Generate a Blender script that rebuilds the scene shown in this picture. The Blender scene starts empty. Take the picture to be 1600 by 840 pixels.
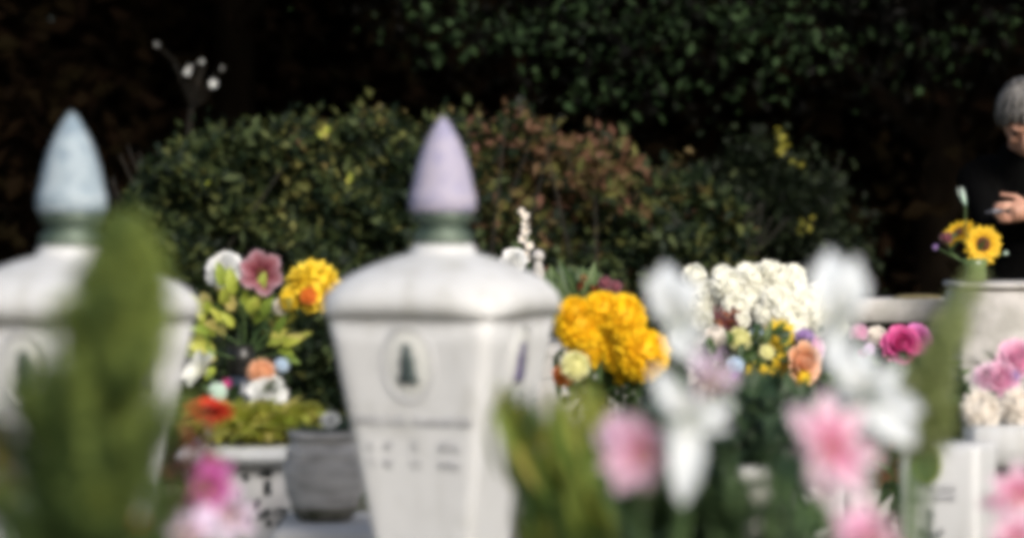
import bpy, bmesh, math, random
from mathutils import Vector, Matrix, Quaternion
import numpy as np
random.seed(11)
R = random.random
def U(a, b): return a + (b - a) * random.random()
def G(s): return random.gauss(0, s)
sin, cos, pi = math.sin, math.cos, math.pi

# ------------------------------------------------------------------ camera, world, sun, exposure
FPX, CAMH = 4537.0, 1.25
sc = bpy.context.scene
cam_d = bpy.data.cameras.new('camera'); cam = bpy.data.objects.new('camera', cam_d)
sc.collection.objects.link(cam); sc.camera = cam
cam.location = (0, 0, CAMH); cam.rotation_euler = (math.radians(90), 0, 0)
cam_d.sensor_width = 36; cam_d.lens = 36 * FPX / 1600; cam_d.shift_y = -0.0625
cam_d.clip_start = 0.1; cam_d.clip_end = 2000
cam_d.dof.use_dof = True; cam_d.dof.focus_distance = 8.6
cam_d.dof.aperture_fstop = 2.25; cam_d.dof.aperture_blades = 0
SUN_EL, SUN_AZ = math.radians(32), math.radians(153)     # azimuth clockwise from +Y: veiled sun behind the camera
w = bpy.data.worlds.new('World'); sc.world = w; w.use_nodes = True
nt = w.node_tree; nt.nodes.clear()
sky = nt.nodes.new('ShaderNodeTexSky'); sky.sky_type = 'NISHITA'; sky.sun_disc = False
sky.sun_elevation = SUN_EL; sky.sun_rotation = SUN_AZ; sky.air_density = 1.0; sky.dust_density = 4.0; sky.ozone_density = 0.6
bg = nt.nodes.new('ShaderNodeBackground'); bg.inputs['Strength'].default_value = 0.075
wo = nt.nodes.new('ShaderNodeOutputWorld')
nt.links.new(sky.outputs[0], bg.inputs[0]); nt.links.new(bg.outputs[0], wo.inputs[0])
sd = bpy.data.lights.new('sun', 'SUN'); sd.energy = 1.5; sd.angle = math.radians(30); sd.color = (1.0, 0.985, 0.965)
sun = bpy.data.objects.new('sun', sd); sc.collection.objects.link(sun)
sv = Vector((sin(SUN_AZ) * cos(SUN_EL), cos(SUN_AZ) * cos(SUN_EL), sin(SUN_EL)))
sun.rotation_euler = sv.to_track_quat('Z', 'Y').to_euler(); sun.location = sv * 30
sc.view_settings.view_transform = 'Standard'; sc.view_settings.look = 'None'
sc.view_settings.exposure = 0.84; sc.view_settings.gamma = 1.0
sc.render.engine = 'CYCLES'; sc.cycles.use_denoising = True
sc.cycles.max_bounces = 6; sc.cycles.diffuse_bounces = 3; sc.cycles.transmission_bounces = 6
sc.cycles.sample_clamp_indirect = 6
sc.cycles.pixel_filter_type = 'BLACKMAN_HARRIS'; sc.cycles.filter_width = 6.0

def P(px, py, D):
    "the world point D metres away that stands at this pixel of the 1600x840 photograph"
    return Vector(((px - 800) / FPX * D, D, CAMH - (py - 320) / FPX * D))
Z = Vector((0, 0, 1)); CAMDIR = Vector((0, -1, 0))

# ------------------------------------------------------------------ materials
def lin(c):
    return tuple((x / 12.92 if x <= 0.04045 else ((x + 0.055) / 1.055) ** 2.4) for x in c)
def base_mat(name):
    m = bpy.data.materials.new(name); m.use_nodes = True
    n = m.node_tree; n.nodes.clear()
    return m, n, n.nodes.new('ShaderNodeOutputMaterial')
def ramp(n, cols, interp='LINEAR'):
    r = n.nodes.new('ShaderNodeValToRGB'); r.color_ramp.interpolation = interp
    e = r.color_ramp.elements
    while len(e) < len(cols): e.new(0.5)
    for i, c in enumerate(cols):
        e[i].position = i / (len(cols) - 1) if not isinstance(c[0], (tuple, list)) else c[1]
        cc = c if not isinstance(c[0], (tuple, list)) else c[0]
        e[i].color = (*cc, 1)
    return r
def leaf_mat(name, cols, rough=0.5, trans=0.25, spec=0.4):
    "per-leaf colour from the tint attribute's red, a little vein noise"
    m, n, out = base_mat(name)
    at = n.nodes.new('ShaderNodeAttribute'); at.attribute_name = 'tint'
    sp = n.nodes.new('ShaderNodeSeparateColor'); n.links.new(at.outputs['Color'], sp.inputs[0])
    r = ramp(n, cols); n.links.new(sp.outputs[0], r.inputs[0])
    p = n.nodes.new('ShaderNodeBsdfPrincipled'); p.inputs['Roughness'].default_value = rough
    p.inputs['Specular IOR Level'].default_value = spec
    t = n.nodes.new('ShaderNodeBsdfTranslucent'); mx = n.nodes.new('ShaderNodeMixShader'); mx.inputs[0].default_value = trans
    n.links.new(r.outputs[0], p.inputs['Base Color']); n.links.new(r.outputs[0], t.inputs[0])
    n.links.new(p.outputs[0], mx.inputs[1]); n.links.new(t.outputs[0], mx.inputs[2]); n.links.new(mx.outputs[0], out.inputs[0])
    return m
def petal_mat(name, cols, edge=0.3, vary=0.08, trans=0.12):
    "colour runs from the petal's base to its tip (green channel) and to its margin (blue channel)"
    m, n, out = base_mat(name)
    at = n.nodes.new('ShaderNodeAttribute'); at.attribute_name = 'tint'
    sp = n.nodes.new('ShaderNodeSeparateColor'); n.links.new(at.outputs['Color'], sp.inputs[0])
    a = n.nodes.new('ShaderNodeMath'); a.operation = 'MULTIPLY'; a.inputs[1].default_value = 1 - edge
    b = n.nodes.new('ShaderNodeMath'); b.operation = 'MULTIPLY_ADD'; b.inputs[1].default_value = edge
    n.links.new(sp.outputs[1], a.inputs[0]); n.links.new(sp.outputs[2], b.inputs[0]); n.links.new(a.outputs[0], b.inputs[2])
    r = ramp(n, cols); n.links.new(b.outputs[0], r.inputs[0])
    h = n.nodes.new('ShaderNodeHueSaturation')
    v = n.nodes.new('ShaderNodeMapRange'); v.inputs[3].default_value = 1 - vary * 2; v.inputs[4].default_value = 1 + vary
    n.links.new(sp.outputs[0], v.inputs[0]); n.links.new(v.outputs[0], h.inputs['Value']); n.links.new(r.outputs[0], h.inputs['Color'])
    p = n.nodes.new('ShaderNodeBsdfPrincipled'); p.inputs['Roughness'].default_value = 0.6; p.inputs['Specular IOR Level'].default_value = 0.25
    t = n.nodes.new('ShaderNodeBsdfTranslucent'); mx = n.nodes.new('ShaderNodeMixShader'); mx.inputs[0].default_value = trans
    n.links.new(h.outputs[0], p.inputs['Base Color']); n.links.new(h.outputs[0], t.inputs[0])
    n.links.new(p.outputs[0], mx.inputs[1]); n.links.new(t.outputs[0], mx.inputs[2]); n.links.new(mx.outputs[0], out.inputs[0])
    return m
def solid(name, c1, c2=None, scale=20, rough=0.6, bump=0.0, metal=0, spec=0.5, detail=5, streak=1.0, lo=0.35, hi=0.65, trans=0.0):
    m, n, out = base_mat(name)
    p = n.nodes.new('ShaderNodeBsdfPrincipled'); p.inputs['Roughness'].default_value = rough
    p.inputs['Metallic'].default_value = metal; p.inputs['Specular IOR Level'].default_value = spec
    if trans: p.inputs['Transmission Weight'].default_value = trans
    tc = n.nodes.new('ShaderNodeTexCoord'); mp = n.nodes.new('ShaderNodeMapping'); mp.inputs['Scale'].default_value = (1, 1, streak)
    n.links.new(tc.outputs['Object'], mp.inputs[0])
    nz = n.nodes.new('ShaderNodeTexNoise'); nz.inputs['Scale'].default_value = scale; nz.inputs['Detail'].default_value = detail
    n.links.new(mp.outputs[0], nz.inputs[0])
    r = ramp(n, [(c1, lo), (c2 or c1, hi)]); n.links.new(nz.outputs[0], r.inputs[0]); n.links.new(r.outputs[0], p.inputs['Base Color'])
    if bump:
        bp = n.nodes.new('ShaderNodeBump'); bp.inputs['Strength'].default_value = bump; bp.inputs['Distance'].default_value = 0.01
        n2 = n.nodes.new('ShaderNodeTexNoise'); n2.inputs['Scale'].default_value = scale * 4; n2.inputs['Detail'].default_value = 6
        n.links.new(tc.outputs['Object'], n2.inputs[0]); n.links.new(n2.outputs[0], bp.inputs['Height']); n.links.new(bp.outputs[0], p.inputs['Normal'])
    n.links.new(p.outputs[0], out.inputs[0])
    return m
def marble(name, c1, c2, grime, amount=0.35, spec=0.4, rough=0.5):
    "veined pale stone with rain streaks and blotchy lichen grime, uneven gloss"
    m = solid(name, c1, c2, 6, rough, 0.15, spec=spec, lo=0.3, hi=0.7, streak=0.4); n = m.node_tree
    p = [x for x in n.nodes if x.type == 'BSDF_PRINCIPLED'][0]; base = p.inputs['Base Color'].links[0].from_socket
    tc = n.nodes.new('ShaderNodeTexCoord'); fac = None
    for (sc_, st, lo, hi) in ((28, 0.10, 0.52, 0.75), (11, 1.0, 0.55, 0.72)):
        mp = n.nodes.new('ShaderNodeMapping'); mp.inputs['Scale'].default_value = (1, 1, st); n.links.new(tc.outputs['Object'], mp.inputs[0])
        nz = n.nodes.new('ShaderNodeTexNoise'); nz.inputs['Scale'].default_value = sc_; nz.inputs['Detail'].default_value = 8; n.links.new(mp.outputs[0], nz.inputs[0])
        mr = n.nodes.new('ShaderNodeMapRange'); mr.inputs[1].default_value = lo; mr.inputs[2].default_value = hi; mr.inputs[4].default_value = amount; n.links.new(nz.outputs[0], mr.inputs[0])
        if fac is None: fac = mr.outputs[0]
        else:
            mx = n.nodes.new('ShaderNodeMath'); mx.operation = 'MAXIMUM'; n.links.new(fac, mx.inputs[0]); n.links.new(mr.outputs[0], mx.inputs[1]); fac = mx.outputs[0]
    mix = n.nodes.new('ShaderNodeMix'); mix.data_type = 'RGBA'; mix.inputs[7].default_value = (*grime, 1)
    n.links.new(fac, mix.inputs[0]); n.links.new(base, mix.inputs[6]); n.links.new(mix.outputs[2], p.inputs['Base Color'])
    return m
M = {}
M['marble'] = marble('white_marble', (0.60, 0.61, 0.62), (0.67, 0.68, 0.69), (0.36, 0.36, 0.33), 0.35)
M['marble_cap'] = marble('weathered_marble', (0.54, 0.55, 0.55), (0.68, 0.69, 0.70), (0.33, 0.32, 0.27), 0.45)
M['glass_lilac'] = solid('frosted_lilac_glass', (0.30, 0.29, 0.42), (0.40, 0.37, 0.46), 30, 0.6, 0.1, spec=0.35)
M['glass_blue'] = solid('frosted_blue_glass', (0.20, 0.27, 0.33), (0.36, 0.43, 0.48), 30, 0.55, 0.1, spec=0.35)
M['bronze'] = solid('green_bronze', (0.035, 0.06, 0.045), (0.13, 0.17, 0.13), 25, 0.5, 0.2, metal=0.3)
M['bronze_dark'] = solid('dark_bronze', (0.018, 0.028, 0.03), (0.05, 0.075, 0.065), 25, 0.45, 0.1, metal=0.3)
M['porcelain'] = solid('medallion_porcelain', (0.60, 0.62, 0.60), (0.66, 0.67, 0.65), 10, 0.25)
M['rim'] = solid('medallion_rim', (0.50, 0.51, 0.53), (0.60, 0.61, 0.62), 20, 0.4)
M['figure'] = solid('dark_figure', (0.03, 0.05, 0.05), (0.09, 0.12, 0.12), 40, 0.6)
M['figure_violet'] = solid('violet_figure', (0.04, 0.03, 0.10), (0.12, 0.10, 0.22), 40, 0.6)
M['engrave'] = solid('worn_lettering', (0.40, 0.41, 0.44), (0.52, 0.53, 0.55), 60, 0.7)
M['ink'] = solid('dark_lettering', (0.02, 0.035, 0.035), (0.07, 0.09, 0.10), 60, 0.6)
M['stone'] = solid('pale_stone', (0.36, 0.35, 0.32), (0.52, 0.50, 0.48), 12, 0.8, 0.3)
M['stone_light'] = solid('light_stone', (0.50, 0.50, 0.50), (0.66, 0.65, 0.64), 12, 0.7, 0.2)
M['lichen'] = solid('ochre_lichen', (0.22, 0.17, 0.06), (0.34, 0.28, 0.14), 60, 0.9, 0.4)
M['urn'] = solid('weathered_urn', (0.36, 0.35, 0.34), (0.60, 0.59, 0.58), 16, 0.8, 0.4, streak=2.5)
M['urn_moss'] = solid('mossy_urn_foot', (0.05, 0.055, 0.03), (0.17, 0.165, 0.14), 30, 0.9, 0.4)
M['vase_dark'] = solid('dark_glazed_vase', (0.008, 0.008, 0.007), (0.02, 0.02, 0.02), 10, 0.35)
M['vase_blue'] = solid('blue_black_glass', (0.02, 0.028, 0.045), (0.035, 0.045, 0.065), 10, 0.3)
M['vase_green'] = solid('green_glass', (0.10, 0.15, 0.05), (0.16, 0.22, 0.08), 10, 0.2)
M['terracotta'] = solid('terracotta', (0.20, 0.08, 0.04), (0.28, 0.12, 0.06), 12, 0.8, 0.2)
M['soil'] = solid('soil', (0.02, 0.014, 0.01), (0.05, 0.035, 0.02), 30, 0.95, 0.5)
M['bark'] = solid('bark', (0.004, 0.003, 0.002), (0.008, 0.006, 0.004), 12, 1.0, 0.6, spec=0.02, streak=0.2)
M['twig'] = solid('twig', (0.008, 0.007, 0.005), (0.02, 0.016, 0.010), 30, 0.95, 0.5)
M['stem'] = solid('flower_stem', (0.05, 0.10, 0.03), (0.10, 0.17, 0.05), 30, 0.6)
M['stem_red'] = solid('dark_red_stem', (0.06, 0.012, 0.015), (0.14, 0.03, 0.04), 30, 0.6)
M['ground'] = solid('grass_and_gravel', (0.035, 0.05, 0.02), (0.13, 0.12, 0.09), 3.0, 0.95, 0.6, detail=10)
M['cloth'] = solid('black_wool', (0.003, 0.003, 0.003), (0.005, 0.005, 0.005), 60, 1.0, spec=0.02)
M['skin'] = solid('skin', (0.44, 0.22, 0.15), (0.54, 0.30, 0.21), 14, 0.55)
M['hair'] = solid('grey_hair', (0.03, 0.027, 0.024), (0.20, 0.19, 0.18), 50, 0.6, streak=0.3)
M['steel'] = solid('dull_steel', (0.10, 0.10, 0.12), (0.18, 0.18, 0.20), 30, 0.4, metal=0.5)
M['eye'] = solid('eye', (0.03, 0.02, 0.02), (0.05, 0.03, 0.03), 30, 0.2)
M['shoe'] = solid('black_leather', (0.008, 0.008, 0.008), (0.015, 0.015, 0.015), 30, 0.5)

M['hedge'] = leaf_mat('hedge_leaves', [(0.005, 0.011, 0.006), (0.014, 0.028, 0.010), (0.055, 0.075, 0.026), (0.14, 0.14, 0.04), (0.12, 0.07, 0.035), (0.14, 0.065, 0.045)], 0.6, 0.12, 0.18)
M['bush'] = leaf_mat('bush_leaves', [(0.003, 0.006, 0.002), (0.008, 0.014, 0.006), (0.025, 0.036, 0.015), (0.08, 0.10, 0.04)], 0.6, 0.08, 0.15)
M['yellowleaf'] = leaf_mat('yellow_leaves', [(0.35, 0.33, 0.04), (0.5, 0.45, 0.06)], 0.5, 0.3)
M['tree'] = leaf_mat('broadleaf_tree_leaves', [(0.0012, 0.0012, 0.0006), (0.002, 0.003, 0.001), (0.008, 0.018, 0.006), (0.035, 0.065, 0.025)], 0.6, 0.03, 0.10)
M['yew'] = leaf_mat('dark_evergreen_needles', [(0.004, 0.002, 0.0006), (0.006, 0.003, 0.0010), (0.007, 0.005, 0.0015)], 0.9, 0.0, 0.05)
M['thuja'] = leaf_mat('soft_conifer_sprays', [(0.025, 0.05, 0.018), (0.055, 0.10, 0.03), (0.13, 0.185, 0.05), (0.26, 0.33, 0.08)], 0.7, 0.25, 0.2)
M['lime'] = leaf_mat('lime_blades', [(0.04, 0.08, 0.025), (0.15, 0.24, 0.04), (0.30, 0.37, 0.07), (0.44, 0.42, 0.08), (0.34, 0.19, 0.05)], 0.5, 0.3)
M['limebright'] = leaf_mat('yellow_green_leaves', [(0.16, 0.26, 0.04), (0.42, 0.50, 0.07), (0.60, 0.60, 0.12), (0.62, 0.52, 0.18)], 0.5, 0.35)
M['dark'] = leaf_mat('dark_green_leaves', [(0.012, 0.03, 0.014), (0.025, 0.05, 0.02), (0.04, 0.075, 0.03), (0.06, 0.10, 0.045)], 0.5, 0.15)
M['midgreen'] = leaf_mat('mid_green_leaves', [(0.03, 0.06, 0.025), (0.06, 0.11, 0.035), (0.10, 0.17, 0.05), (0.14, 0.20, 0.08)], 0.5, 0.25)
M['redleaf'] = leaf_mat('dark_red_leaves', [(0.10, 0.02, 0.01), (0.22, 0.04, 0.02), (0.30, 0.09, 0.03), (0.10, 0.06, 0.02)], 0.5, 0.2)
M['olive'] = leaf_mat('olive_fern', [(0.18, 0.23, 0.07), (0.30, 0.36, 0.13), (0.44, 0.48, 0.24)], 0.6, 0.3)
M['grass'] = leaf_mat('grass_blades', [(0.03, 0.06, 0.02), (0.06, 0.10, 0.03)], 0.6, 0.2)
W1 = (0.80, 0.81, 0.80)
def pm(k, *cols, edge=0.3, vary=0.08, trans=0.12): M[k] = petal_mat(k, list(cols), edge, vary, trans)
pm('white', (0.70, 0.74, 0.66), W1, (0.84, 0.85, 0.85))
pm('cream', (0.72, 0.70, 0.46), (0.90, 0.90, 0.80), (0.93, 0.93, 0.88), vary=0.04)
pm('ivory', (0.74, 0.62, 0.48), (0.84, 0.78, 0.70), (0.86, 0.84, 0.80))
pm('lilywhite', (0.70, 0.71, 0.68), (0.73, 0.78, 0.82), (0.78, 0.83, 0.89), vary=0.05, trans=0.12)
pm('lilypink', (0.74, 0.02, 0.20), (0.82, 0.12, 0.36), (0.84, 0.38, 0.58), (0.84, 0.66, 0.76), (0.86, 0.78, 0.86), (0.88, 0.86, 0.92), edge=0.42, trans=0.12)
pm('softpink', (0.74, 0.10, 0.36), (0.80, 0.28, 0.52), (0.82, 0.46, 0.64), (0.82, 0.62, 0.74), (0.84, 0.78, 0.82), edge=0.35, trans=0.12)
pm('lilac', (0.60, 0.35, 0.55), (0.68, 0.55, 0.72), (0.76, 0.68, 0.80), trans=0.12)
pm('gold', (0.66, 0.26, 0.005), (0.92, 0.56, 0.012), (0.95, 0.68, 0.02), vary=0.12)
pm('yellow', (0.70, 0.30, 0.01), (0.84, 0.60, 0.03), (0.88, 0.70, 0.10))
pm('sunpetal', (0.45, 0.10, 0.01), (0.80, 0.48, 0.02), (0.86, 0.62, 0.05))
pm('lemon', (0.55, 0.58, 0.12), (0.80, 0.78, 0.36), (0.86, 0.84, 0.58))
pm('mauve', (0.04, 0.002, 0.006), (0.10, 0.008, 0.02), (0.24, 0.07, 0.09), (0.34, 0.18, 0.22), (0.55, 0.45, 0.52), edge=0.3)
pm('peach', (0.55, 0.16, 0.05), (0.78, 0.38, 0.20), (0.84, 0.62, 0.48))
pm('red', (0.40, 0.02, 0.01), (0.60, 0.035, 0.015), (0.72, 0.10, 0.03))
pm('magenta', (0.35, 0.02, 0.12), (0.62, 0.05, 0.25), (0.72, 0.20, 0.42))
pm('fuchsia', (0.38, 0.04, 0.22), (0.56, 0.10, 0.38), (0.66, 0.28, 0.55))
pm('pink', (0.66, 0.10, 0.32), (0.80, 0.36, 0.55), (0.84, 0.62, 0.74))
pm('violet', (0.12, 0.03, 0.20), (0.36, 0.22, 0.50), (0.56, 0.46, 0.70))
pm('blue', (0.20, 0.28, 0.45), (0.45, 0.58, 0.72), (0.66, 0.74, 0.82))
pm('orange', (0.45, 0.08, 0.01), (0.66, 0.16, 0.02), (0.76, 0.28, 0.06))
pm('mint', (0.40, 0.62, 0.48), (0.62, 0.78, 0.68), (0.80, 0.86, 0.82))
pm('tan', (0.10, 0.04, 0.02), (0.22, 0.14, 0.06), (0.32, 0.24, 0.12))
M['disc'] = solid('brown_flower_disc', (0.04, 0.012, 0.005), (0.14, 0.04, 0.015), 120, 0.9, 0.5)
M['disc_y'] = solid('yellow_flower_disc', (0.35, 0.25, 0.03), (0.6, 0.45, 0.06), 120, 0.9, 0.5)

# ------------------------------------------------------------------ mesh helpers
class MB:
    def __init__(s): s.v, s.f, s.c = [], [], []
    def add(s, vs, fs, cs=None, c=None):
        o = len(s.v); s.v += [tuple(x) for x in vs]; s.f += [tuple(i + o for i in f) for f in fs]
        s.c += cs if cs else [c or (0.5, 0.5, 0.5)] * len(vs)
ORG = {}
def link(o): sc.collection.objects.link(o)
def build(name, mb, mat, parent=None, smooth=True, origin=None):
    org = ORG[parent.name] if parent else (origin if origin is not None else Vector((0, 0, 0)))
    me = bpy.data.meshes.new(name)
    v = np.array(mb.v, dtype=np.float64) - np.array(org)
    me.from_pydata(v.tolist(), [], mb.f)
    at = me.attributes.new('tint', 'FLOAT_COLOR', 'POINT')
    c = np.ones((len(mb.c), 4), dtype=np.float32); c[:, :3] = np.array(mb.c, dtype=np.float32)
    at.data.foreach_set('color', c.ravel())
    if smooth: me.polygons.foreach_set('use_smooth', [True] * len(me.polygons))
    me.materials.append(mat); me.update()
    o = bpy.data.objects.new(name, me); link(o)
    ORG[o.name] = Vector(org)
    if parent: o.parent = parent
    else: o.location = org
    return o
def tag(o, label, cat, group=None, kind=None):
    if label: o['label'] = label
    if cat: o['category'] = cat
    if group: o['group'] = group
    if kind: o['kind'] = kind
    return o
def thing(name, label, cat, loc, group=None):
    o = bpy.data.objects.new(name, None); link(o); o.location = loc; o.empty_display_size = 0.05
    ORG[o.name] = Vector(loc); return tag(o, label, cat, group)

def tube(mb, pts, rad, n=8, c=(0.5, 0.5, 0.5), cap=True):
    pts = [Vector(p) for p in pts]
    if not isinstance(rad, (list, tuple)): rad = [rad] * len(pts)
    vs, fs = [], []
    up = None
    for i, p in enumerate(pts):
        d = (pts[min(i + 1, len(pts) - 1)] - pts[max(i - 1, 0)]).normalized()
        if up is None: up = Vector((1, 0, 0)) if abs(d.x) < 0.8 else Vector((0, 1, 0))
        a = (up - d * up.dot(d)).normalized(); b = d.cross(a); up = a
        for k in range(n):
            t = 2 * pi * k / n
            vs.append(p + (a * cos(t) + b * sin(t)) * rad[i])
    for i in range(len(pts) - 1):
        for k in range(n):
            fs.append((i * n + k, i * n + (k + 1) % n, (i + 1) * n + (k + 1) % n, (i + 1) * n + k))
    if cap: fs += [tuple(range(n))[::-1], tuple(range((len(pts) - 1) * n, len(pts) * n))]
    mb.add(vs, fs, c=c)
def rings(mb, prof, cx, cy, n=48, rot=0.0, rough=0.0):
    "prof: (half size, z, squareness exponent); 2 = round, 8 = square"
    vs, fs = [], []
    for (a, z, e) in prof:
        for k in range(n):
            t = 2 * pi * k / n
            r = a / (abs(cos(t)) ** e + abs(sin(t)) ** e) ** (1 / e)
            r *= 1 + G(rough)
            vs.append((cx + r * cos(t + rot), cy + r * sin(t + rot), z))
    for i in range(len(prof) - 1):
        for k in range(n):
            fs.append((i * n + k, i * n + (k + 1) % n, (i + 1) * n + (k + 1) % n, (i + 1) * n + k))
    fs += [tuple(range(n))[::-1], tuple(range((len(prof) - 1) * n, len(prof) * n))]
    mb.add(vs, fs)
def block(mb, x0, x1, y0, y1, z0, z1, bev=0.008, rot=0.0, top=1.0):
    "a slab with bevelled edges"
    cx, cy = (x0 + x1) / 2, (y0 + y1) / 2; hx, hy = (x1 - x0) / 2, (y1 - y0) / 2
    vs, fs = [], []
    for (z, ins) in ((z0, bev), (z0 + bev, 0), (z1 - bev, 0), (z1, bev)):
        s = top if z > (z0 + z1) / 2 else 1.0
        X, Y = hx * s - ins, hy * s - ins; b = bev
        for (x, y) in ((-X + b, -Y), (X - b, -Y), (X, -Y + b), (X, Y - b), (X - b, Y), (-X + b, Y), (-X, Y - b), (-X, -Y + b)):
            vs.append((cx + x * cos(rot) - y * sin(rot), cy + x * sin(rot) + y * cos(rot), z))
    for i in range(3):
        for k in range(8): fs.append((i * 8 + k, i * 8 + (k + 1) % 8, (i + 1) * 8 + (k + 1) % 8, (i + 1) * 8 + k))
    fs += [tuple(range(8))[::-1], tuple(range(24, 32))]
    mb.add(vs, fs)
def prof_w(kind, t):
    if kind == 'lance': return max(0.04, sin(pi * min(1, t ** 0.8)) ** 0.8)
    if kind == 'round': return max(0.10, sin(pi * t ** 1.25) ** 0.6) if t < 1 else 0.1
    if kind == 'wide': return 0.25 + 0.75 * min(1, t * 1.8) if t < 0.8 else (1 - ((t - 0.8) / 0.2) ** 2 * 0.55)
    return max(0.03, (1 - t) ** 0.7 * min(1, 0.5 + t * 3))           # blade
def petal(mb, o, rad, up, L, W, e0=0.4, curl=0.8, cup=0.2, kind='round', ns=5, rnd=None, twist=0.0, wavy=0.0):
    rad = rad.normalized(); up = (up - rad * up.dot(rad)).normalized(); X = rad.cross(up)
    r = R() if rnd is None else rnd
    vs, cs, fs = [], [], []; p = Vector(o)
    ph = U(0, 6)
    for i in range(ns + 1):
        t = i / ns; e = e0 - curl * t
        d = rad * cos(e) + up * sin(e); nn = up * cos(e) - rad * sin(e)
        Xt = (X * cos(twist * t) + nn * sin(twist * t))
        wd = W * prof_w(kind, t) * 0.5
        for s in (-1, -0.5, 0, 0.5, 1):
            vs.append(p + Xt * wd * s + nn * (cup * wd * s * s + wavy * wd * sin(ph + t * 7 + s * 2) * abs(s))); cs.append((r, t, abs(s)))
        p = p + d * (L / ns)
    for i in range(ns):
        for k in range(4): fs.append((i * 5 + k, i * 5 + k + 1, i * 5 + k + 6, i * 5 + k + 5))
    mb.add(vs, fs, cs)
def leaf(mb, o, d, nrm, L, W, r, fold=0.25):
    "one small folded leaf, four corners"
    d = d.normalized(); s = d.cross(nrm)
    if s.length < 1e-4: s = d.orthogonal()
    s.normalize(); n = s.cross(d)
    vs = [o, o + d * L * 0.45 + s * W * 0.5 + n * W * fold, o + d * L - n * L * 0.1, o + d * L * 0.45 - s * W * 0.5 + n * W * fold]
    mb.add(vs, [(0, 1, 2), (0, 2, 3)], [(r, 0, 0.5), (r, 0.5, 1), (r, 1, 0.5), (r, 0.5, 1)])
def rdir():
    z = U(-1, 1); a = U(0, 2 * pi); q = math.sqrt(1 - z * z); return Vector((q * cos(a), q * sin(a), z))
def frame(d):
    q = d.normalized().to_track_quat('Z', 'Y'); return q @ Vector((1, 0, 0)), q @ Vector((0, 1, 0)), d.normalized()
def sphere(mb, c, r, n=12, sc_=(1, 1, 1), fr=None):
    vs, fs = [], []
    A, B, Cc = fr or (Vector((1, 0, 0)), Vector((0, 1, 0)), Z)
    m = n // 2
    for i in range(m + 1):
        th = pi * i / m
        for k in range(n):
            ph = 2 * pi * k / n
            vs.append(Vector(c) + A * r * sc_[0] * sin(th) * cos(ph) + B * r * sc_[1] * sin(th) * sin(ph) + Cc * r * sc_[2] * cos(th))
    for i in range(m):
        for k in range(n): fs.append((i * n + k, (i + 1) * n + k, (i + 1) * n + (k + 1) % n, i * n + (k + 1) % n))
    mb.add(vs, fs)

# ------------------------------------------------------------------ bloom shapes (all write into one petals mesh)
def b_daisy(mb, c, d, Rr, n=16, rings_=((1.0, 0.25), (0.8, 0.5)), W=0.28, curl=0.45):
    A, B, N = frame(d)
    for q, (s, e) in enumerate(rings_):
        for k in range(n):
            a = 2 * pi * (k + 0.5 * q) / n + G(0.06)
            rad = A * cos(a) + B * sin(a)
            petal(mb, c + rad * Rr * 0.18 + N * q * 0.004, rad, N, Rr * 0.85 * s * U(0.9, 1.08), Rr * W, e + G(0.08), curl + G(0.1), 0.25, 'lance', 4)
def b_pompom(mb, c, d, Rr, n=110, W=0.34, reach=2.1):
    A, B, N = frame(d)
    for i in range(n):
        f = (i + 0.5) / n; th = reach * math.sqrt(f); ph = i * 2.39996 + G(0.1)
        o = (A * cos(ph) + B * sin(ph)) * sin(th) + N * cos(th)
        tang = (A * cos(ph) + B * sin(ph)) * cos(th) - N * sin(th)
        s = U(0.88, 1.1)
        if i == 0: k0 = len(mb.v); sphere(mb, c, Rr * .72, 12, (1, 1, 1), (A, B, N)); mb.c[k0:] = [(.5, .6, .3)] * (len(mb.v) - k0)
        petal(mb, c + o * Rr * 0.55, (o + tang * U(0.1, 0.5)), (o * 0.4 - tang), Rr * 0.48 * s, Rr * W, 0.0, U(-0.9, 0.1), 0.35, 'round', 3, wavy=0.1)
def b_rose(mb, c, d, Rr):
    A, B, N = frame(d); off = U(0, 6); k0 = len(mb.v); sphere(mb, c - N * Rr * .05, Rr * .50, 12, (1, 1, .9), (A, B, N)); mb.c[k0:] = [(.5, .8, .3)] * (len(mb.v) - k0)
    for q, (k_, r0, e, L, W) in enumerate(((3, 0.05, 1.45, 0.75, 0.6), (4, 0.12, 1.35, 0.85, 0.8), (5, 0.22, 1.15, 0.95, 0.95), (5, 0.30, 0.9, 1.0, 1.1), (6, 0.34, 0.55, 1.05, 1.1))):
        for k in range(k_):
            a = off + q * 0.7 + 2 * pi * k / k_ + G(0.08)
            rad = A * cos(a) + B * sin(a)
            petal(mb, c + rad * Rr * r0 - N * Rr * (0.15 + 0.04 * q), rad, N, Rr * L, Rr * W, e, -0.5 + 0.28 * q, 0.30, 'wide', 5, wavy=0.08)
def b_cup(mb, c, d, Rr, n=6, e0=1.0, curl=0.9, W=0.8, L=1.0, kind='round', wavy=0.05):
    A, B, N = frame(d); off = U(0, 6)
    for k in range(n):
        a = off + 2 * pi * k / n + G(0.08); rad = A * cos(a) + B * sin(a)
        petal(mb, c + rad * Rr * 0.06 + N * (k % 2) * 0.002, rad, N, Rr * L, Rr * W, e0 + G(0.08), curl + G(0.12), 0.25, kind, 6, wavy=wavy)
def b_tips(mb, cpx, tips, D, W=0.5, e0=0.6, kind='lance'):
    "open bloom: petals arch from its throat out to each tip"
    c = P(*cpx, D)
    for t in tips:
        tx, ty = t[0], t[1]; dd = t[2] if len(t) > 2 else G(0.012); wf = t[3] if len(t) > 3 else 1
        v = P(tx, ty, D) + Vector((0, dd, 0)) - c
        L = v.length * e0 / sin(e0)
        petal(mb, c, v, CAMDIR, L * 1.06, L * W * wf * .80, e0, 2 * e0, 0.3, kind, 7, wavy=0.06)
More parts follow.
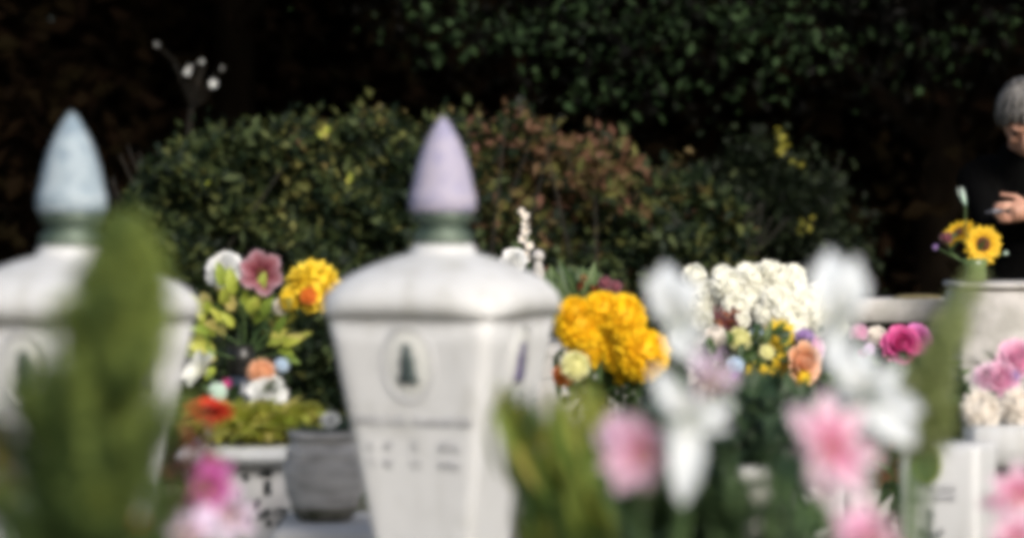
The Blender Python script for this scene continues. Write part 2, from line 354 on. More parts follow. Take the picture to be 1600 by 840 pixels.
def stem_pts(a, b, bend=0.02, n=7):
    a, b = Vector(a), Vector(b); m = Vector((G(bend), G(bend), 0)); return [a.lerp(b, i / n) + m * sin(pi * i / n) for i in range(n + 1)]
def stem_leaves(mb, pts, n, L, W, lo=0.1, hi=0.9):
    for i in range(n):
        t = U(lo, hi) * (len(pts) - 1); k = min(int(t), len(pts) - 2); p = pts[k].lerp(pts[k + 1], t - k)
        a = U(0, 2 * pi); petal(mb, p, Vector((cos(a), sin(a), U(0.2, 0.9))), Z, L * U(0.7, 1.2), W * U(0.7, 1.2), 0.5, U(0.8, 1.6), 0.3, 'lance', 4)

def cut_flower(name, label, cat, px, py, D, base, kind, mat, Rr, face=(0, -1, 0.5), group=None, disc=None, leaves=3, stemr=0.0025, leafmat='midgreen'):
    c = P(px, py, D); face = Vector(face).normalized(); base = Vector(base)
    t = thing(name, label, cat, base, group)
    m = MB()
    if kind == 'pompom': b_pompom(m, c, face, Rr)
    elif kind == 'small': b_pompom(m, c, face, Rr, 40, 0.5)
    elif kind == 'rose': b_rose(m, c, face, Rr)
    elif kind == 'daisy': b_daisy(m, c, face, Rr)
    elif kind == 'gerbera': b_daisy(m, c, face, Rr, 20, ((1.0, 0.15), (0.85, 0.35), (0.55, 0.6)), 0.24, 0.35)
    elif kind == 'sun': b_daisy(m, c, face, Rr, 18, ((1.0, 0.25), (0.9, 0.4)), 0.34, 0.4)
    elif kind == 'cup': b_cup(m, c, face, Rr)
    elif kind == 'open': b_cup(m, c, face, Rr, 6, 0.55, 0.7, 0.85, 1.0)
    pt = build('petals', m, M[mat], t)
    if disc:
        m = MB(); A, B, N = frame(face); sphere(m, c + N * Rr * 0.10, Rr * (0.42 if kind == 'sun' else 0.26), 14, (1, 1, 0.4), (A, B, N)); build('centre', m, M[disc], t)
    m = MB(); pts = stem_pts(base, c - face * Rr * 0.1); 
    if (pts[-1] - pts[0]).length > 0.03: tube(m, pts, stemr, 6)
    build('stem', m, M['stem'], t)
    if leaves:
        m = MB(); stem_leaves(m, pts, leaves, 0.07, 0.025, 0.35, 0.85); build('leaves', m, M[leafmat], t)
    return t

# ------------------------------------------------------------------ ground
m = MB(); n_ = 60
vs, fs = [], []
for i in range(n_ + 1):
    for j in range(n_ + 1):
        x = (i / n_ - 0.5) * 2; y = (j / n_ - 0.5) * 2
        X = math.copysign(abs(x) ** 3, x) * 400; Y = math.copysign(abs(y) ** 3, y) * 400 + 12
        vs.append((X, Y, 0.02 * sin(X * 0.7) * cos(Y * 0.5) - 0.02))
for i in range(n_):
    for j in range(n_): fs.append((i * (n_ + 1) + j, (i + 1) * (n_ + 1) + j, (i + 1) * (n_ + 1) + j + 1, i * (n_ + 1) + j + 1))
m.add(vs, fs); tag(build('ground', m, M['ground']), None, None, kind='structure')
m = MB()
for i in range(9000):
    x, y = U(-2.6, 2.8), U(4.5, 13)
    leaf(m, Vector((x, y, -0.02)), Vector((G(0.4), G(0.4), 1)), rdir(), U(0.04, 0.10), 0.008, R())
tag(build('grass', m, M['grass']), 'short grass growing between the graves', 'grass', kind='stuff')

# ------------------------------------------------------------------ dark trees behind
def clump_leaves(mb, cen, rad, nclump, per, size, spread, shell=0.55, tint=(0, 1), flat=0.0, wfac=0.6):
    for i in range(nclump):
        d = rdir(); q = shell + (1 - shell) * R() ** 0.6
        c = Vector((cen[0] + d.x * rad[0] * q, cen[1] + d.y * rad[1] * q, cen[2] + d.z * rad[2] * q))
        ct = U(*tint)
        for k in range(per):
            o = c + Vector((G(spread), G(spread), G(spread * 0.7)))
            if o.z < 0.05: continue
            leaf(mb, o, rdir() + Vector((0, 0, -flat)), rdir() + Z, size * U(0.7, 1.3), size * wfac * U(0.7, 1.2), min(1, max(0, ct + G(0.15))))
def trunk(mb, x, y, h, r, limbs, cen, rad):
    pts = [Vector((x + 0.1 * sin(i), y + 0.08 * cos(i * 1.3), h * i / 7 - 0.05)) for i in range(8)]
    tube(mb, pts, [r * (1.25 if i == 0 else 1 - 0.11 * i) for i in range(8)], 12)
    for k in range(limbs):
        b = pts[2 + k % 5]; d = rdir(); e = Vector((cen[0] + d.x * rad[0] * 0.7, cen[1] + d.y * rad[1] * 0.7, cen[2] + d.z * rad[2] * 0.6))
        mid = b.lerp(e, 0.5) + Vector((0, 0, 0.25)); tube(mb, [b, b.lerp(mid, 0.5), mid, e], [r * 0.4, r * 0.3, r * 0.2, r * 0.06], 7)
def evergreen(x, y, h, wd, label, n=260):
    "dense yew: foliage to the ground round a trunk"
    t = thing('evergreen_tree', label, 'tree', (x, y, 0), 'dark evergreens behind the hedge')
    m = MB(); trunk(m, x, y, h * 0.8, 0.18, 10, (x, y, h * 0.5), (wd, wd, h * 0.4)); build('trunk', m, M['bark'], t)
    m = MB()
    for i in range(n):
        z = h * (0.02 + 0.98 * R()); f = (1 - (z / h) ** 2.2) ** 0.5 * wd * U(0.72, 1.05); a = U(0, 2 * pi)
        c = Vector((x + f * cos(a), y + f * sin(a), z)); ct = R()
        for k in range(60):
            leaf(m, c + Vector((G(0.30), G(0.30), G(0.28))), rdir() + Vector((cos(a), sin(a), -0.3)), rdir(), U(0.12, 0.26), U(0.07, 0.13), min(1, max(0, ct + G(0.2))))
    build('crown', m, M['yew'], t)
    return t
ev = [(-4.6, 19.5, 9, 1.9, 'very dark evergreen at the far left, behind the left grave lantern'),
      (-2.0, 20.0, 10.5, 2.0, 'very dark evergreen with added pale specks for sky gaps in front of it, left of centre behind the hedge'),
      (0.8, 21.5, 10, 2.0, 'very dark evergreen directly behind the middle of the hedge, under the leafy tree'),
      (3.0, 19.5, 9.5, 1.9, 'very dark evergreen behind the bent person at the right edge'),
      (5.6, 21.0, 10, 2.1, 'very dark evergreen farthest to the right, beyond the person')]
for e in ev: evergreen(*e)
m = MB()
for i in range(1500):
    x = U(-16, 17); c = Vector((x, U(23, 27), U(0, 11) * (0.9 + 0.1 * sin(x)))); ct = R()
    for k in range(22): leaf(m, c + Vector((G(0.5), G(0.5), G(0.5))), rdir(), rdir(), U(0.3, 0.7), U(0.2, 0.4), ct)
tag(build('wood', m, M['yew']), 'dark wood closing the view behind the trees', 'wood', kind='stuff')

t = thing('broadleaf_tree', 'leafy tree with glints painted as lighter green leaves hanging over the hedge at the top right', 'tree', (2.6, 18.2, 0))
m = MB(); trunk(m, 2.6, 18.2, 5.5, 0.22, 18, (1.5, 17.0, 4.6), (4.2, 2.2, 2.6)); build('trunk', m, M['bark'], t)
m = MB()
for i in range(560):                                      # boughs sag lower in places: an uneven lower edge
    d = rdir(); q = 0.5 + 0.5 * R() ** 0.6
    c = Vector((1.6 + d.x * 4.4 * q, 17.0 + d.y * 2.2 * q, 4.5 + d.z * 2.7 * q))
    low = 1.92 + 0.10 * sin(c.x * 2.3) + 0.08 * sin(c.x * 5.1 + 1)
    if c.x < -0.7: low += (-0.7 - c.x) * 1.4
    if c.x > 1.9: low += (c.x - 1.9) * 0.15
    if c.z < low: c.z = low + U(0, 0.6)
    ct = U(-.4, 0.15)
    for k in range(55):
        leaf(m, c + Vector((G(0.22), G(0.22), G(0.16))), rdir() + Vector((0, -0.3, -0.4)), rdir() + Z, U(0.045, 0.085), U(0.025, 0.045), min(1, max(0, ct + G(0.15))))
for (px, py, k_, D) in ((640, 30, 3, 16), (690, 75, 3, 15.5), (760, 45, 5, 15.2), (830, 30, 6, 15), (880, 60, 5, 15), (900, 120, 5, 15), (960, 150, 4, 15), (1000, 60, 5, 15), (1080, 30, 6, 15), (1060, 110, 5, 15), (1140, 45, 6, 15), (1200, 20, 8, 14.8), (1230, 45, 8, 14.8), (1190, 120, 5, 15), (1240, 90, 4, 15), (1100, 150, 2, 15), (1440, 70, 4, 15.5), (1490, 65, 3, 15.5), (1560, 20, 3, 15.5), (1380, 150, 1, 15.5), (1020, 20, 5, 15), (940, 15, 5, 15), (700, 10, 4, 15.2)):  # lit glints put into the colour: lighter leaf clusters on the dark crown
    c = P(px, py, D)
    for k in range(k_ * 9):
        leaf(m, c + Vector((G(0.16), G(0.12), G(0.09))), rdir() + Vector((0, -0.4, -0.4)), CAMDIR * 0.4 + Z * 0.5 + rdir(), U(0.03, 0.10), U(0.015, 0.045), min(1, max(0, U(0.25, 1.1))))
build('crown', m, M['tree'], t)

# sky gaps at the upper left, made up as pale petal cups
t = thing('sky_gap_branch', 'added thin dark branch with pale cups standing for gaps of sky at the upper left', 'branch', P(330, 420, 17.5) * 1.0, None)
m = MB(); b0 = P(300, 420, 17.5); b0.z = 0
tube(m, [b0, P(300, 420, 17.5), P(290, 250, 17.5), P(300, 160, 17.5), P(320, 100, 17.5)], [0.03, 0.025, 0.018, 0.012, 0.005], 6)
for (px, py) in ((335, 132), (293, 112), (315, 97), (245, 70), (347, 107)): tube(m, [P(300, 170, 17.5), P((300 + px) / 2, py + 25, 17.45), P(px, py, 17.4)], [0.01, 0.007, 0.003], 5)
build('branch', m, M['twig'], t)
for (px, py, r) in ((335, 132, 0.028), (293, 114, 0.020), (297, 106, 0.014), (315, 97, 0.013), (245, 70, 0.010), (347, 107, 0.008)):
    m = MB(); b_cup(m, P(px, py, 17.35), Vector((G(0.2), -1, 0.3)), r, 5, 0.7, 0.5, 0.9); build('sky_gap_cup', m, M['white'], t)

# ------------------------------------------------------------------ the clipped hedge and the darker bush
def hedge_top(px):
    pts = ((190, 330), (205, 280), (235, 215), (290, 196), (380, 184), (480, 168), (600, 168), (700, 172), (820, 168), (860, 188), (900, 204), (980, 212), (1020, 238), (1060, 250), (1110, 262), (1150, 285), (1175, 330))
    for (a, b) in zip(pts, pts[1:]):
        if a[0] <= px <= b[0]: return a[1] + (b[1] - a[1]) * (px - a[0]) / (b[0] - a[0])
    return 400
HD = 13.0; K = FPX / HD
t = thing('hedge', 'broad clipped hedge, green on the left and browning on the right, behind the graves', 'hedge', (-0.3, HD + 0.6, 0))
m = MB()
for i in range(50000):
    px = U(192, 1172); x = (px - 800) / K; ztop = CAMH + (320 - hedge_top(px)) / K - 0.095
    u = R()
    if u < 0.62:  y = HD + abs(G(0.15)) + 0.02 * sin(x * 9); z = ztop * U(0.18, 1) ; nrm = Vector((0, -1, 0.2))
    elif u < 0.92: y = HD + U(0, 1.2); z = ztop - abs(G(0.06)); nrm = Z.copy()
    else: y = HD + 1.2 + G(0.05); z = ztop * R(); nrm = Vector((0, 1, 0.2))
    # round the front upper edge, bulge and hollow
    if ztop - z < 0.12 and y - HD < 0.12: y += 0.10 * (1 - (ztop - z) / 0.12)
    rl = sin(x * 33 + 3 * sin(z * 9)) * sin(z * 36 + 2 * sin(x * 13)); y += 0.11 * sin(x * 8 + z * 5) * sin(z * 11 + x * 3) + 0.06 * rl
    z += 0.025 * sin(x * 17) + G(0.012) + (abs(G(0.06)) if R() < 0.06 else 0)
    q = (U(0, .12) if R() < .52 else .42 + .14 * sin(x * 5 + 1) * sin(z * 6) + G(.10)); q *= (.35 + .8 * min(1, z / ztop)); q *= 1 - .35 * max(0, rl)  # shade painted in: leaves darker toward the foot and in the hollows
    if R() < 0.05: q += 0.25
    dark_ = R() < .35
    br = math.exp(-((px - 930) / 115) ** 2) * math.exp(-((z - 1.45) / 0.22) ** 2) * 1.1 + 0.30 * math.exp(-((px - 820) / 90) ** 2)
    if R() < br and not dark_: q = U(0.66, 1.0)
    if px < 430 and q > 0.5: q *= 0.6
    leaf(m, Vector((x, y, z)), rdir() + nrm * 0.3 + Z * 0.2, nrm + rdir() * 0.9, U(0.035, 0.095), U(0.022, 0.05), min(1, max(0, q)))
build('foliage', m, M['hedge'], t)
m = MB()
for i in range(420):
    px = U(205, 1160); x = (px - 800) / K; ztop = CAMH + (320 - hedge_top(px)) / K; y0 = HD + 0.6 + G(0.2)
    tube(m, [Vector((x, y0, 0)), Vector((x + G(0.1), y0 + G(0.1), ztop * 0.5)), Vector((x + G(0.15), y0 + U(-0.45, 0.4), ztop * U(0.8, 0.97)))], [0.014, 0.010, 0.004], 5)
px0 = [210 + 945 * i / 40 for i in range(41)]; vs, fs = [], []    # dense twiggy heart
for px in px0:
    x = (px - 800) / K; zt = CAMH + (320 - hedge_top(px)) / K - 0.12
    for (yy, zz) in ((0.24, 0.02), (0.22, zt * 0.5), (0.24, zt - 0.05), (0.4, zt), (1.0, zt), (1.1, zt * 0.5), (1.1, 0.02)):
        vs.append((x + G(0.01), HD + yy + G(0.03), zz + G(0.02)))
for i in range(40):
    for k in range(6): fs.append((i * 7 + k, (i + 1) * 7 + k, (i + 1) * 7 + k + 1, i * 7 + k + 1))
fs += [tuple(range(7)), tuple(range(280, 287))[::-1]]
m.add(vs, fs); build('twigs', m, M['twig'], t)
m = MB()
for (px, py, s) in ((287, 275, .05), (293, 285, .045), (547, 283, .035), (318, 295, .045), (512, 210, .04), (505, 213, .04)):
    for k in range(3): leaf(m, P(px + G(2), py + G(3), HD - 0.07), Vector((G(.5), -.3, 1)), Vector((G(.3), -1, .6)), s, s * .55, R())
build('pale_leaves', m, M['limebright'], t)

HB = 14.3
t = thing('bush', 'dark loose bush with a few yellow leaves, right of the hedge', 'bush', P(1210, 320, HB + .4).xy.to_3d())
m = MB(); cx = (1205 - 800) / FPX * HB
for k in range(16):
    a = U(0, 6.28); tube(m, [Vector((cx, HB + .5, 0)), Vector((cx + .15 * cos(a), HB + .5 + .1 * sin(a), .7)), Vector((cx + .4 * cos(a), HB + .5 + .3 * sin(a), U(1.1, 1.5)))], [.02, .014, .004], 5)
build('stems', m, M['twig'], t)
m = MB(); clump_leaves(m, (cx, HB + .5, .80), (.50, .45, .78), 330, 34, .055, .075, .6, (.0, .6))
build('foliage', m, M['bush'], t)
m = MB()
for (px, py, k_) in ((1222, 212, 7), (1226, 232, 8), (1215, 205, 4), (1240, 246, 3), (1260, 352, 7), (1252, 360, 3)):
    for k in range(k_): leaf(m, P(px + G(6), py + G(6), HB - .08), rdir() - Z * .2, CAMDIR + rdir() * .8, U(.02, .04), .018, R())
build('yellow_leaves', m, M['yellowleaf'], t)

# ------------------------------------------------------------------ grave pillars
ROT = math.radians(-22.8)
def glyph(mb, o, ux, uz, n, w_, h_, th):
    "one worn, unreadable letter: a few strokes standing 1 mm proud"
    segs = random.sample([((0, 0), (0, 1)), ((0, 1), (1, 1)), ((0, .5), (1, .5)), ((1, 0), (1, 1)), ((0, 0), (1, 0)), ((0, 0), (1, 1)), ((0, 1), (.5, 0)), ((.5, 0), (1, 1))], 3)
    for (a, b) in segs:
        p, q = o + ux * a[0] * w_ + uz * a[1] * h_, o + ux * b[0] * w_ + uz * b[1] * h_
        d = (q - p).normalized(); s = d.cross(n) * th / 2
        mb.add([p - s, q - s, q + s, p + s, p - s + n * .001, q - s + n * .001, q + s + n * .001, p + s + n * .001],
               [(4, 5, 6, 7), (0, 1, 5, 4), (1, 2, 6, 5), (2, 3, 7, 6), (3, 0, 4, 7)])
def oval(mb, c, ux, uz, n, rx, rz, d0, d1, k=32, inner=0.0):
    vs, fs = [], []
    lay = [(1, d0), (1, d1 * .6), (.96, d1)] + ([(inner + .04, d1), (inner, d1 * .6), (inner, d0)] if inner else [(0.5, d1), (0.001, d1)])
    for (s, dd) in lay:
        for i in range(k):
            a = 2 * pi * i / k; vs.append(c + ux * rx * s * cos(a) + uz * rz * s * sin(a) + n * dd)
    for i in range(len(lay) - 1):
        for j in range(k): fs.append((i * k + j, i * k + (j + 1) % k, (i + 1) * k + (j + 1) % k, (i + 1) * k + j))
    mb.add(vs, fs)
def outline_solid(mb, c, ux, uz, n, pts, d0, d1):
    k = len(pts)
    vs = [c + ux * x + uz * y + n * d0 for (x, y) in pts] + [c + ux * x * .94 + uz * y * .97 + n * d1 for (x, y) in pts]
    mb.add(vs, [tuple(range(k, 2 * k))] + [(i, (i + 1) % k, k + (i + 1) % k, k + i) for i in range(k)])
ROBE = [(-.022, -.034), (.022, -.034), (.017, -.018), (.013, -.004), (.016, .004), (.010, .014), (.008, .020), (.009, .028), (.005, .036), (-.004, .037), (-.009, .029), (-.008, .021), (-.012, .013), (-.016, .003), (-.012, -.006), (-.018, -.02)]
def pillar(cx, cy, s, label, glassmat, figmat='figure', zoff=0.0, lantern_label=None, kflame=1.0, letters=True):
    t = thing('grave_pillar', label, 'grave pillar', (cx, cy, 0), 'tapered white grave pillars')
    zt = CAMH + zoff - 170 / 872 * s if True else 0              # underside of the cap
    f = s
    A1, A0, zb = .161 * f, .077 * f, zt - .52 * f
    m = MB(); rings(m, [(.16 * f, 0, 10), (.16 * f, zb - .03, 10), (.15 * f, zb - .015, 10), (.10 * f, zb - .014, 10), (.095 * f, zb, 10)], cx, cy, 64, ROT); build('base', m, M['marble'], t)
    m = MB()
    rings(m, [(A0 + (A1 - A0) * i / 10, zb + (zt - zb) * i / 10, 14) for i in range(11)], cx, cy, 96, ROT); build('shaft', m, M['marble'], t)
    q = f / 872
    m = MB(); e = 1.27
    rings(m, [(138 * q, zt, 12), (150 * q, zt + .001, 9), (158 * q, zt + 5 * q, 5), (164 * q, zt + 16 * q, 3.9), (165 * q, zt + 28 * q, 3.4), (159 * q, zt + 40 * q, 3.1), (149 * q, zt + 51 * q, 2.9),
              (134 * q, zt + 62 * q, 2.8), (115 * q, zt + 72 * q, 2.5), (92 * q, zt + 82 * q, 2.3), (70 * q, zt + 90 * q, 2.1), (56 * q, zt + 94 * q, 2), (51 * q, zt + 97 * q, 2), (50 * q, zt + 106 * q, 2), (45 * q, zt + 109 * q, 2), (10 * q, zt + 110 * q, 2)], cx, cy, 64, ROT)
    build('cap', m, M['marble_cap'], t)
    # face frames
    def face(side, z):
        a = A0 + (A1 - A0) * (z - zb) / (zt - zb)
        ang = ROT - pi / 2 if side == 0 else ROT
        nh = Vector((cos(ang), sin(ang), 0)); ux = Vector((-sin(ang), cos(ang), 0))
        sl = Vector((nh.x * (A1 - A0), nh.y * (A1 - A0), zt - zb)).normalized()
        return Vector((cx, cy, z)) + nh * a, ux, sl, ux.cross(sl)
    for side in (0, 1):
        c, ux, uz, n = face(side, zt - 72 * q)
        m = MB(); oval(m, c, ux, uz, n, .052 * f, .072 * f, -.002, .003, inner=.84); md = build('medallion', m, M['rim'], t)
        m = MB(); oval(m, c, ux, uz, n, .0415 * f, .0575 * f, -.002, .0025); build('plate', m, M['porcelain'], md)
        m = MB(); outline_solid(m, c, ux, uz, n, [(x * f * .95, y * f * 1.02) for x, y in ROBE], .002, .007); build('robed_figure', m, M[figmat if side == 0 else 'figure_violet'], md)
    if letters:
        m = MB()
        c, ux, uz, n = face(0, zt - 166 * q)
        x = -.112 * f
        while x < .108 * f:
            if abs(x + .01) > .004: glyph(m, c + ux * x + n * .0005, ux, uz, n, .0075 * f, .015 * f, .0032 * f)
            x += .0115 * f
        build('inscription', m, M['engrave'], t)
        for row, zz in enumerate((205, 232)):
            m = MB()
            c, ux, uz, n = face(0, zt - zz * q)
            for x in (-.088, -.058, -.048, -.008, .003, .047, .057, .067, .077):
                glyph(m, c + ux * x * f + n * .0005, ux, uz, n, .0068 * f, .016 * f, .003 * f)
            build('inscription', m, M['engrave'], t)
    # lantern on the cap
    zl = zt + 118 * q; z0_ = zt + 108 * q
    m = MB(); rings(m, [(44 * q, z0_, 2), (48 * q, z0_ + 6 * q, 2), (47 * q, z0_ + 18 * q, 2), (38 * q, z0_ + 23 * q, 2), (38 * q, z0_ + 32 * q, 2), (46 * q, z0_ + 37 * q, 2), (47 * q, zl + 38 * q, 2), (40 * q, zl + 43 * q, 2)], cx, cy, 32)
    ln = build('lantern', m, M['bronze'], t)
    m = MB(); k = kflame
    rings(m, [(48 * q, zl + 41 * q, 2), (52 * q, zl + 44 * q, 2), (52.5 * q, zl + 62 * q * k, 2), (50 * q, zl + 72 * q * k, 2), (48 * q, zl + 76 * q * k, 2), (46 * q, zl + 90 * q * k, 2), (41.5 * q, zl + 110 * q * k, 2), (34 * q, zl + 133 * q * k, 2), (27 * q, zl + 150 * q * k, 2), (19 * q, zl + 165 * q * k, 2), (12 * q, zl + 177 * q * k, 2), (6 * q, zl + 185 * q * k, 2), (.5 * q, zl + 190 * q * k, 2)], cx, cy, 32)
    build('flame_shade', m, M[glassmat], ln)
    return t
c = P(692, 320, 5.2); pillar(c.x, 5.2, 1.0, 'tapered white marble pillar in the middle, domed cap, lilac flame lantern and robed figure medallion', 'glass_lilac')
c = P(112, 320, 4.95); pillar(c.x, 4.95, 1.0, 'white marble pillar at the left edge with pale blue flame lantern, half hidden by a conifer', 'glass_blue', zoff=-0.0, kflame=1.0)

# ------------------------------------------------------------------ left grave: pedestal, slab, urn
t = thing('pedestal_stone', 'white inscribed pedestal stone with dark marks, left of the grey urn', 'grave stone', P(375, 320, 6.5).xy.to_3d())
zr = CAMH - 380 / 769
def px2x(px, D): return (px - 800) / FPX * D
m = MB(); block(m, px2x(285, 5.9), px2x(450, 5.9), 5.92, 6.22, 0, zr - .036, .006); build('body', m, M['stone_light'], t)
m = MB(); block(m, px2x(275, 5.9), px2x(458, 5.9), 5.88, 6.26, zr - .035, zr, .012); build('rim', m, M['marble_cap'], t)
m = MB()
for (px, py, w_, h_) in ((415, 737, 20, 12), (418, 762, 7, 22), (402, 787, 9, 14), (413, 802, 20, 12), (441, 802, 20, 13), (440, 818, 11, 12), (421, 816, 7, 8), (385, 745, 8, 9), (372, 775, 9, 16), (388, 812, 9, 10)):
    c = P(px, py, 5.919); k = 5.919 / FPX
    for s in (-1, 1): glyph(m, c + Vector((-w_ * k / 2 + (s > 0) * w_ * k * .5, 0, -h_ * k / 2)), Vector((1, 0, 0)), Z, CAMDIR, w_ * k * .5, h_ * k, .0055)
ins = build('inscription', m, M['ink'], t)
m = MB(); block(m, px2x(425, 5.55), px2x(660, 5.55), 5.52, 5.87, 0, CAMH - 492 * 5.7 / FPX, .012)
tag(build('stone_slab', m, M['stone_light'], None, origin=Vector((px2x(560, 6.2), 6.8, 0))), 'pale stone slab under the round grey urn', 'grave slab')
zs = CAMH - 492 * 5.7 / FPX; c = P(507, 320, 5.7); k = 5.7 / FPX
t = thing('stone_urn', 'round weathered grey urn with ribbed shoulder on the pale slab', 'urn', (c.x, 5.7, zs))
m = MB(); h = (812 - 672) * k
rings(m, [(36 * k, zs + .0005, 2), (42 * k, zs + 6 * k, 2), (52 * k, zs + 22 * k, 2), (60 * k, zs + 45 * k, 2), (64 * k, zs + 72 * k, 2), (63 * k, zs + 92 * k, 2), (60 * k, zs + 97 * k, 2), (60 * k, zs + 101 * k, 2), (61 * k, zs + 105 * k, 2), (56 * k, zs + 117 * k, 2), (51 * k, zs + 122 * k, 2), (51 * k, zs + 126 * k, 2), (57 * k, zs + 130 * k, 2), (57 * k, zs + 140 * k, 2), (50 * k, zs + 141 * k, 2), (48 * k, zs + 128 * k, 2), (46 * k, zs + 110 * k, 2)], c.x, 5.7, 40)
build('bowl', m, M['urn'], t)
m = MB(); rings(m, [(38 * k, zs + .0002, 2), (48 * k, zs + 10 * k, 2), (54 * k, zs + 22 * k, 2), (50 * k, zs + 24 * k, 2)], c.x, 5.7, 40, rough=.006); build('mossy_foot', m, M['urn_moss'], t)
m = MB(); rings(m, [(49 * k, zs + 115 * k, 2), (48 * k, zs + 127 * k, 2), (20 * k, zs + 131 * k, 2)], c.x, 5.7, 24); build('soil', m, M['soil'], t)
t = thing('small_plant', 'small dark plant with one white bud growing in the grey urn', 'plant', (c.x, 5.7, zs + 128 * k))
m = MB()
for i in range(70):
    a = U(0, 6.28); petal(m, Vector((c.x + .03 * cos(a), 5.7 + .03 * sin(a), zs + 128 * k)), Vector((cos(a), sin(a), U(.1, .8))), Z, U(.03, .06), .012, .5, 1.2, .2, 'lance', 3)
build('leaves', m, M['dark'], t)
m = MB(); b_rose(m, P(516, 656, 5.68), Vector((0, -1, .6)), .014); build('bloom', m, M['white'], t)
m = MB(); tube(m, [Vector((c.x, 5.7, zs + 126 * k)), P(516, 660, 5.68)], .002, 5); build('stem', m, M['stem'], t)

# dark vase with the left bouquet
m = MB(); block(m, px2x(318, 6.75), px2x(418, 6.75), 6.75, 7.15, 0, zr, .01)
tag(build('stone_plinth', m, M['stone'], None, origin=Vector((px2x(370, 6.9), 6.95, 0))), 'plinth under the dark vase behind the white pedestal', 'grave plinth')
VD = 6.95; vx = px2x(377, VD); kk = VD / FPX
t = thing('flower_vase', 'dark blue black round vase with tall neck on the white pedestal', 'vase', (vx, VD, zr))
m = MB(); rings(m, [(20 * kk, zr, 2), (26 * kk, zr + 6 * kk, 2), (33 * kk, zr + 22 * kk, 2), (32 * kk, zr + 34 * kk, 2), (24 * kk, zr + 48 * kk, 2), (20 * kk, zr + 56 * kk, 2)], vx, VD, 28); build('belly', m, M['vase_blue'], t)
m = MB(); rings(m, [(20 * kk, zr + 55 * kk, 2), (22 * kk, zr + 80 * kk, 2), (24 * kk, zr + 105 * kk, 2), (21 * kk, zr + 105 * kk, 2), (18 * kk, zr + 70 * kk, 2)], vx, VD, 28); build('neck', m, M['vase_dark'], t)
vm = Vector((vx, VD, zr + 80 * kk))
cut_flower('rose', 'white rose highest in the dark vase, left of the mauve flower', 'flower', 350, 421, VD - .03, vm, 'rose', 'white', .036, (-.3, -1, .5), 'flowers in the dark vase', leaves=6)
cut_flower('hibiscus', 'mauve flower with a dark wine red throat, right of the white rose', 'flower', 407, 427, VD - .03, vm, 'open', 'mauve', .056, (.15, -1, .15), 'flowers in the dark vase', disc='disc', leaves=6)
cut_flower('chrysanthemum', 'yellow chrysanthemum with orange heart leaning toward the middle pillar', 'flower', 489, 450, VD - .05, vm, 'pompom', 'yellow', .070, (.3, -.5, 1), 'flowers in the dark vase', leaves=5)
cut_flower('chrysanthemum', 'small ochre chrysanthemum just below the big yellow one', 'flower', 455, 468, VD - .08, vm, 'pompom', 'yellow', .030, (-.2, -1, .4), 'flowers in the dark vase', leaves=3)
cut_flower('marigold', 'deep orange bloom tucked under the yellow chrysanthemum', 'flower', 482, 462, VD - .12, vm, 'small', 'orange', .022, (0, -1, .1), 'flowers in the dark vase', leaves=2)
cut_flower('rose', 'cream rose below the mauve flower and the ochre bloom', 'flower', 440, 478, VD - .06, vm, 'small', 'ivory', .022, (.1, -1, .4), 'flowers in the dark vase', leaves=3)
t = thing('leaf_spray', 'spray of yellow green leaves around the neck of the dark vase', 'leaves', vm)
m = MB()
for (px, py, n) in ((330, 545, 9), (345, 520, 7), (322, 560, 6), (420, 520, 8), (435, 545, 8), (400, 500, 7), (380, 480, 6), (360, 470, 6), (440, 500, 6), (410, 480, 5), (300 + 25, 500, 4)):
    for k in range(n):
        c0 = P(px + G(9), py + G(9), VD + G(.05)); petal(m, c0, (c0 - vm) + rdir() * .06 + Vector((0, -.02, 0)), CAMDIR + Z * .5, U(.04, .08), U(.02, .034), .3, 1.0, .3, 'lance', 4)
build('leaves', m, M['limebright'], t)
m = MB()
for (px, py) in ((330, 545), (345, 520), (420, 520), (435, 545), (400, 500), (380, 480), (440, 500)): tube(m, stem_pts(vm, P(px, py, VD)), .002, 5)
build('stems', m, M['stem'], t)
# low flowers at the foot of the vase, in the bowl of yellow leaves
t = thing('planted_bowl', 'shallow dark bowl with yellow green foliage on the white pedestal', 'planter', P(410, 320, 6.08).xy.to_3d() + Vector((0, 0, zr)))
bx = px2x(400, 6.08); bm_ = MB(); rings(bm_, [(.04, zr + .0003, 2), (.06, zr + .022, 2), (.064, zr + .025, 2), (.055, zr + .025, 2), (.03, zr + .015, 2)], bx, 6.08, 28); build('bowl', bm_, M['vase_dark'], t)
m = MB()
for i in range(420):
    a = U(0, 6.28); q = Vector((cos(a), sin(a) * .8, U(-.1, .8)))
    petal(m, Vector((bx + U(-.09, .11), 6.03 + G(.04), zr + U(.0, .05))), q, Z, U(.05, .10), U(.018, .03), .4, U(.9, 1.7), .3, 'lance', 4, rnd=U(.3, 1))
build('foliage', m, M['limebright'], t)
bv = Vector((bx, 6.10, zr + .03))
cut_flower('rose', 'white rose above the yellow green foliage, under the peach flower', 'flower', 418, 614, 6.1, bv + Vector((.02, 0, 0)), 'rose', 'white', .032, (.2, -1, .4), 'low flowers on the pedestal', leaves=2)
cut_flower('carnation', 'peach coloured flower low at the right of the dark vase', 'flower', 408, 582, 6.12, bv + Vector((.02, .03, 0)), 'pompom', 'peach', .030, (-.1, -1, .5), 'low flowers on the pedestal', leaves=2)
cut_flower('carnation', 'pale blue green bloom at the far right of the low flowers', 'flower', 440, 570, 6.14, bv + Vector((.03, .06, 0)), 'small', 'blue', .016, (.3, -1, .3), 'low flowers on the pedestal', leaves=2)
cut_flower('lily', 'creamy white flower arching out to the left of the dark vase', 'flower', 322, 583, 6.12, bv + Vector((-.03, .03, 0)), 'cup', 'cream', .050, (-.7, -.5, .5), 'low flowers on the pedestal', leaves=2)
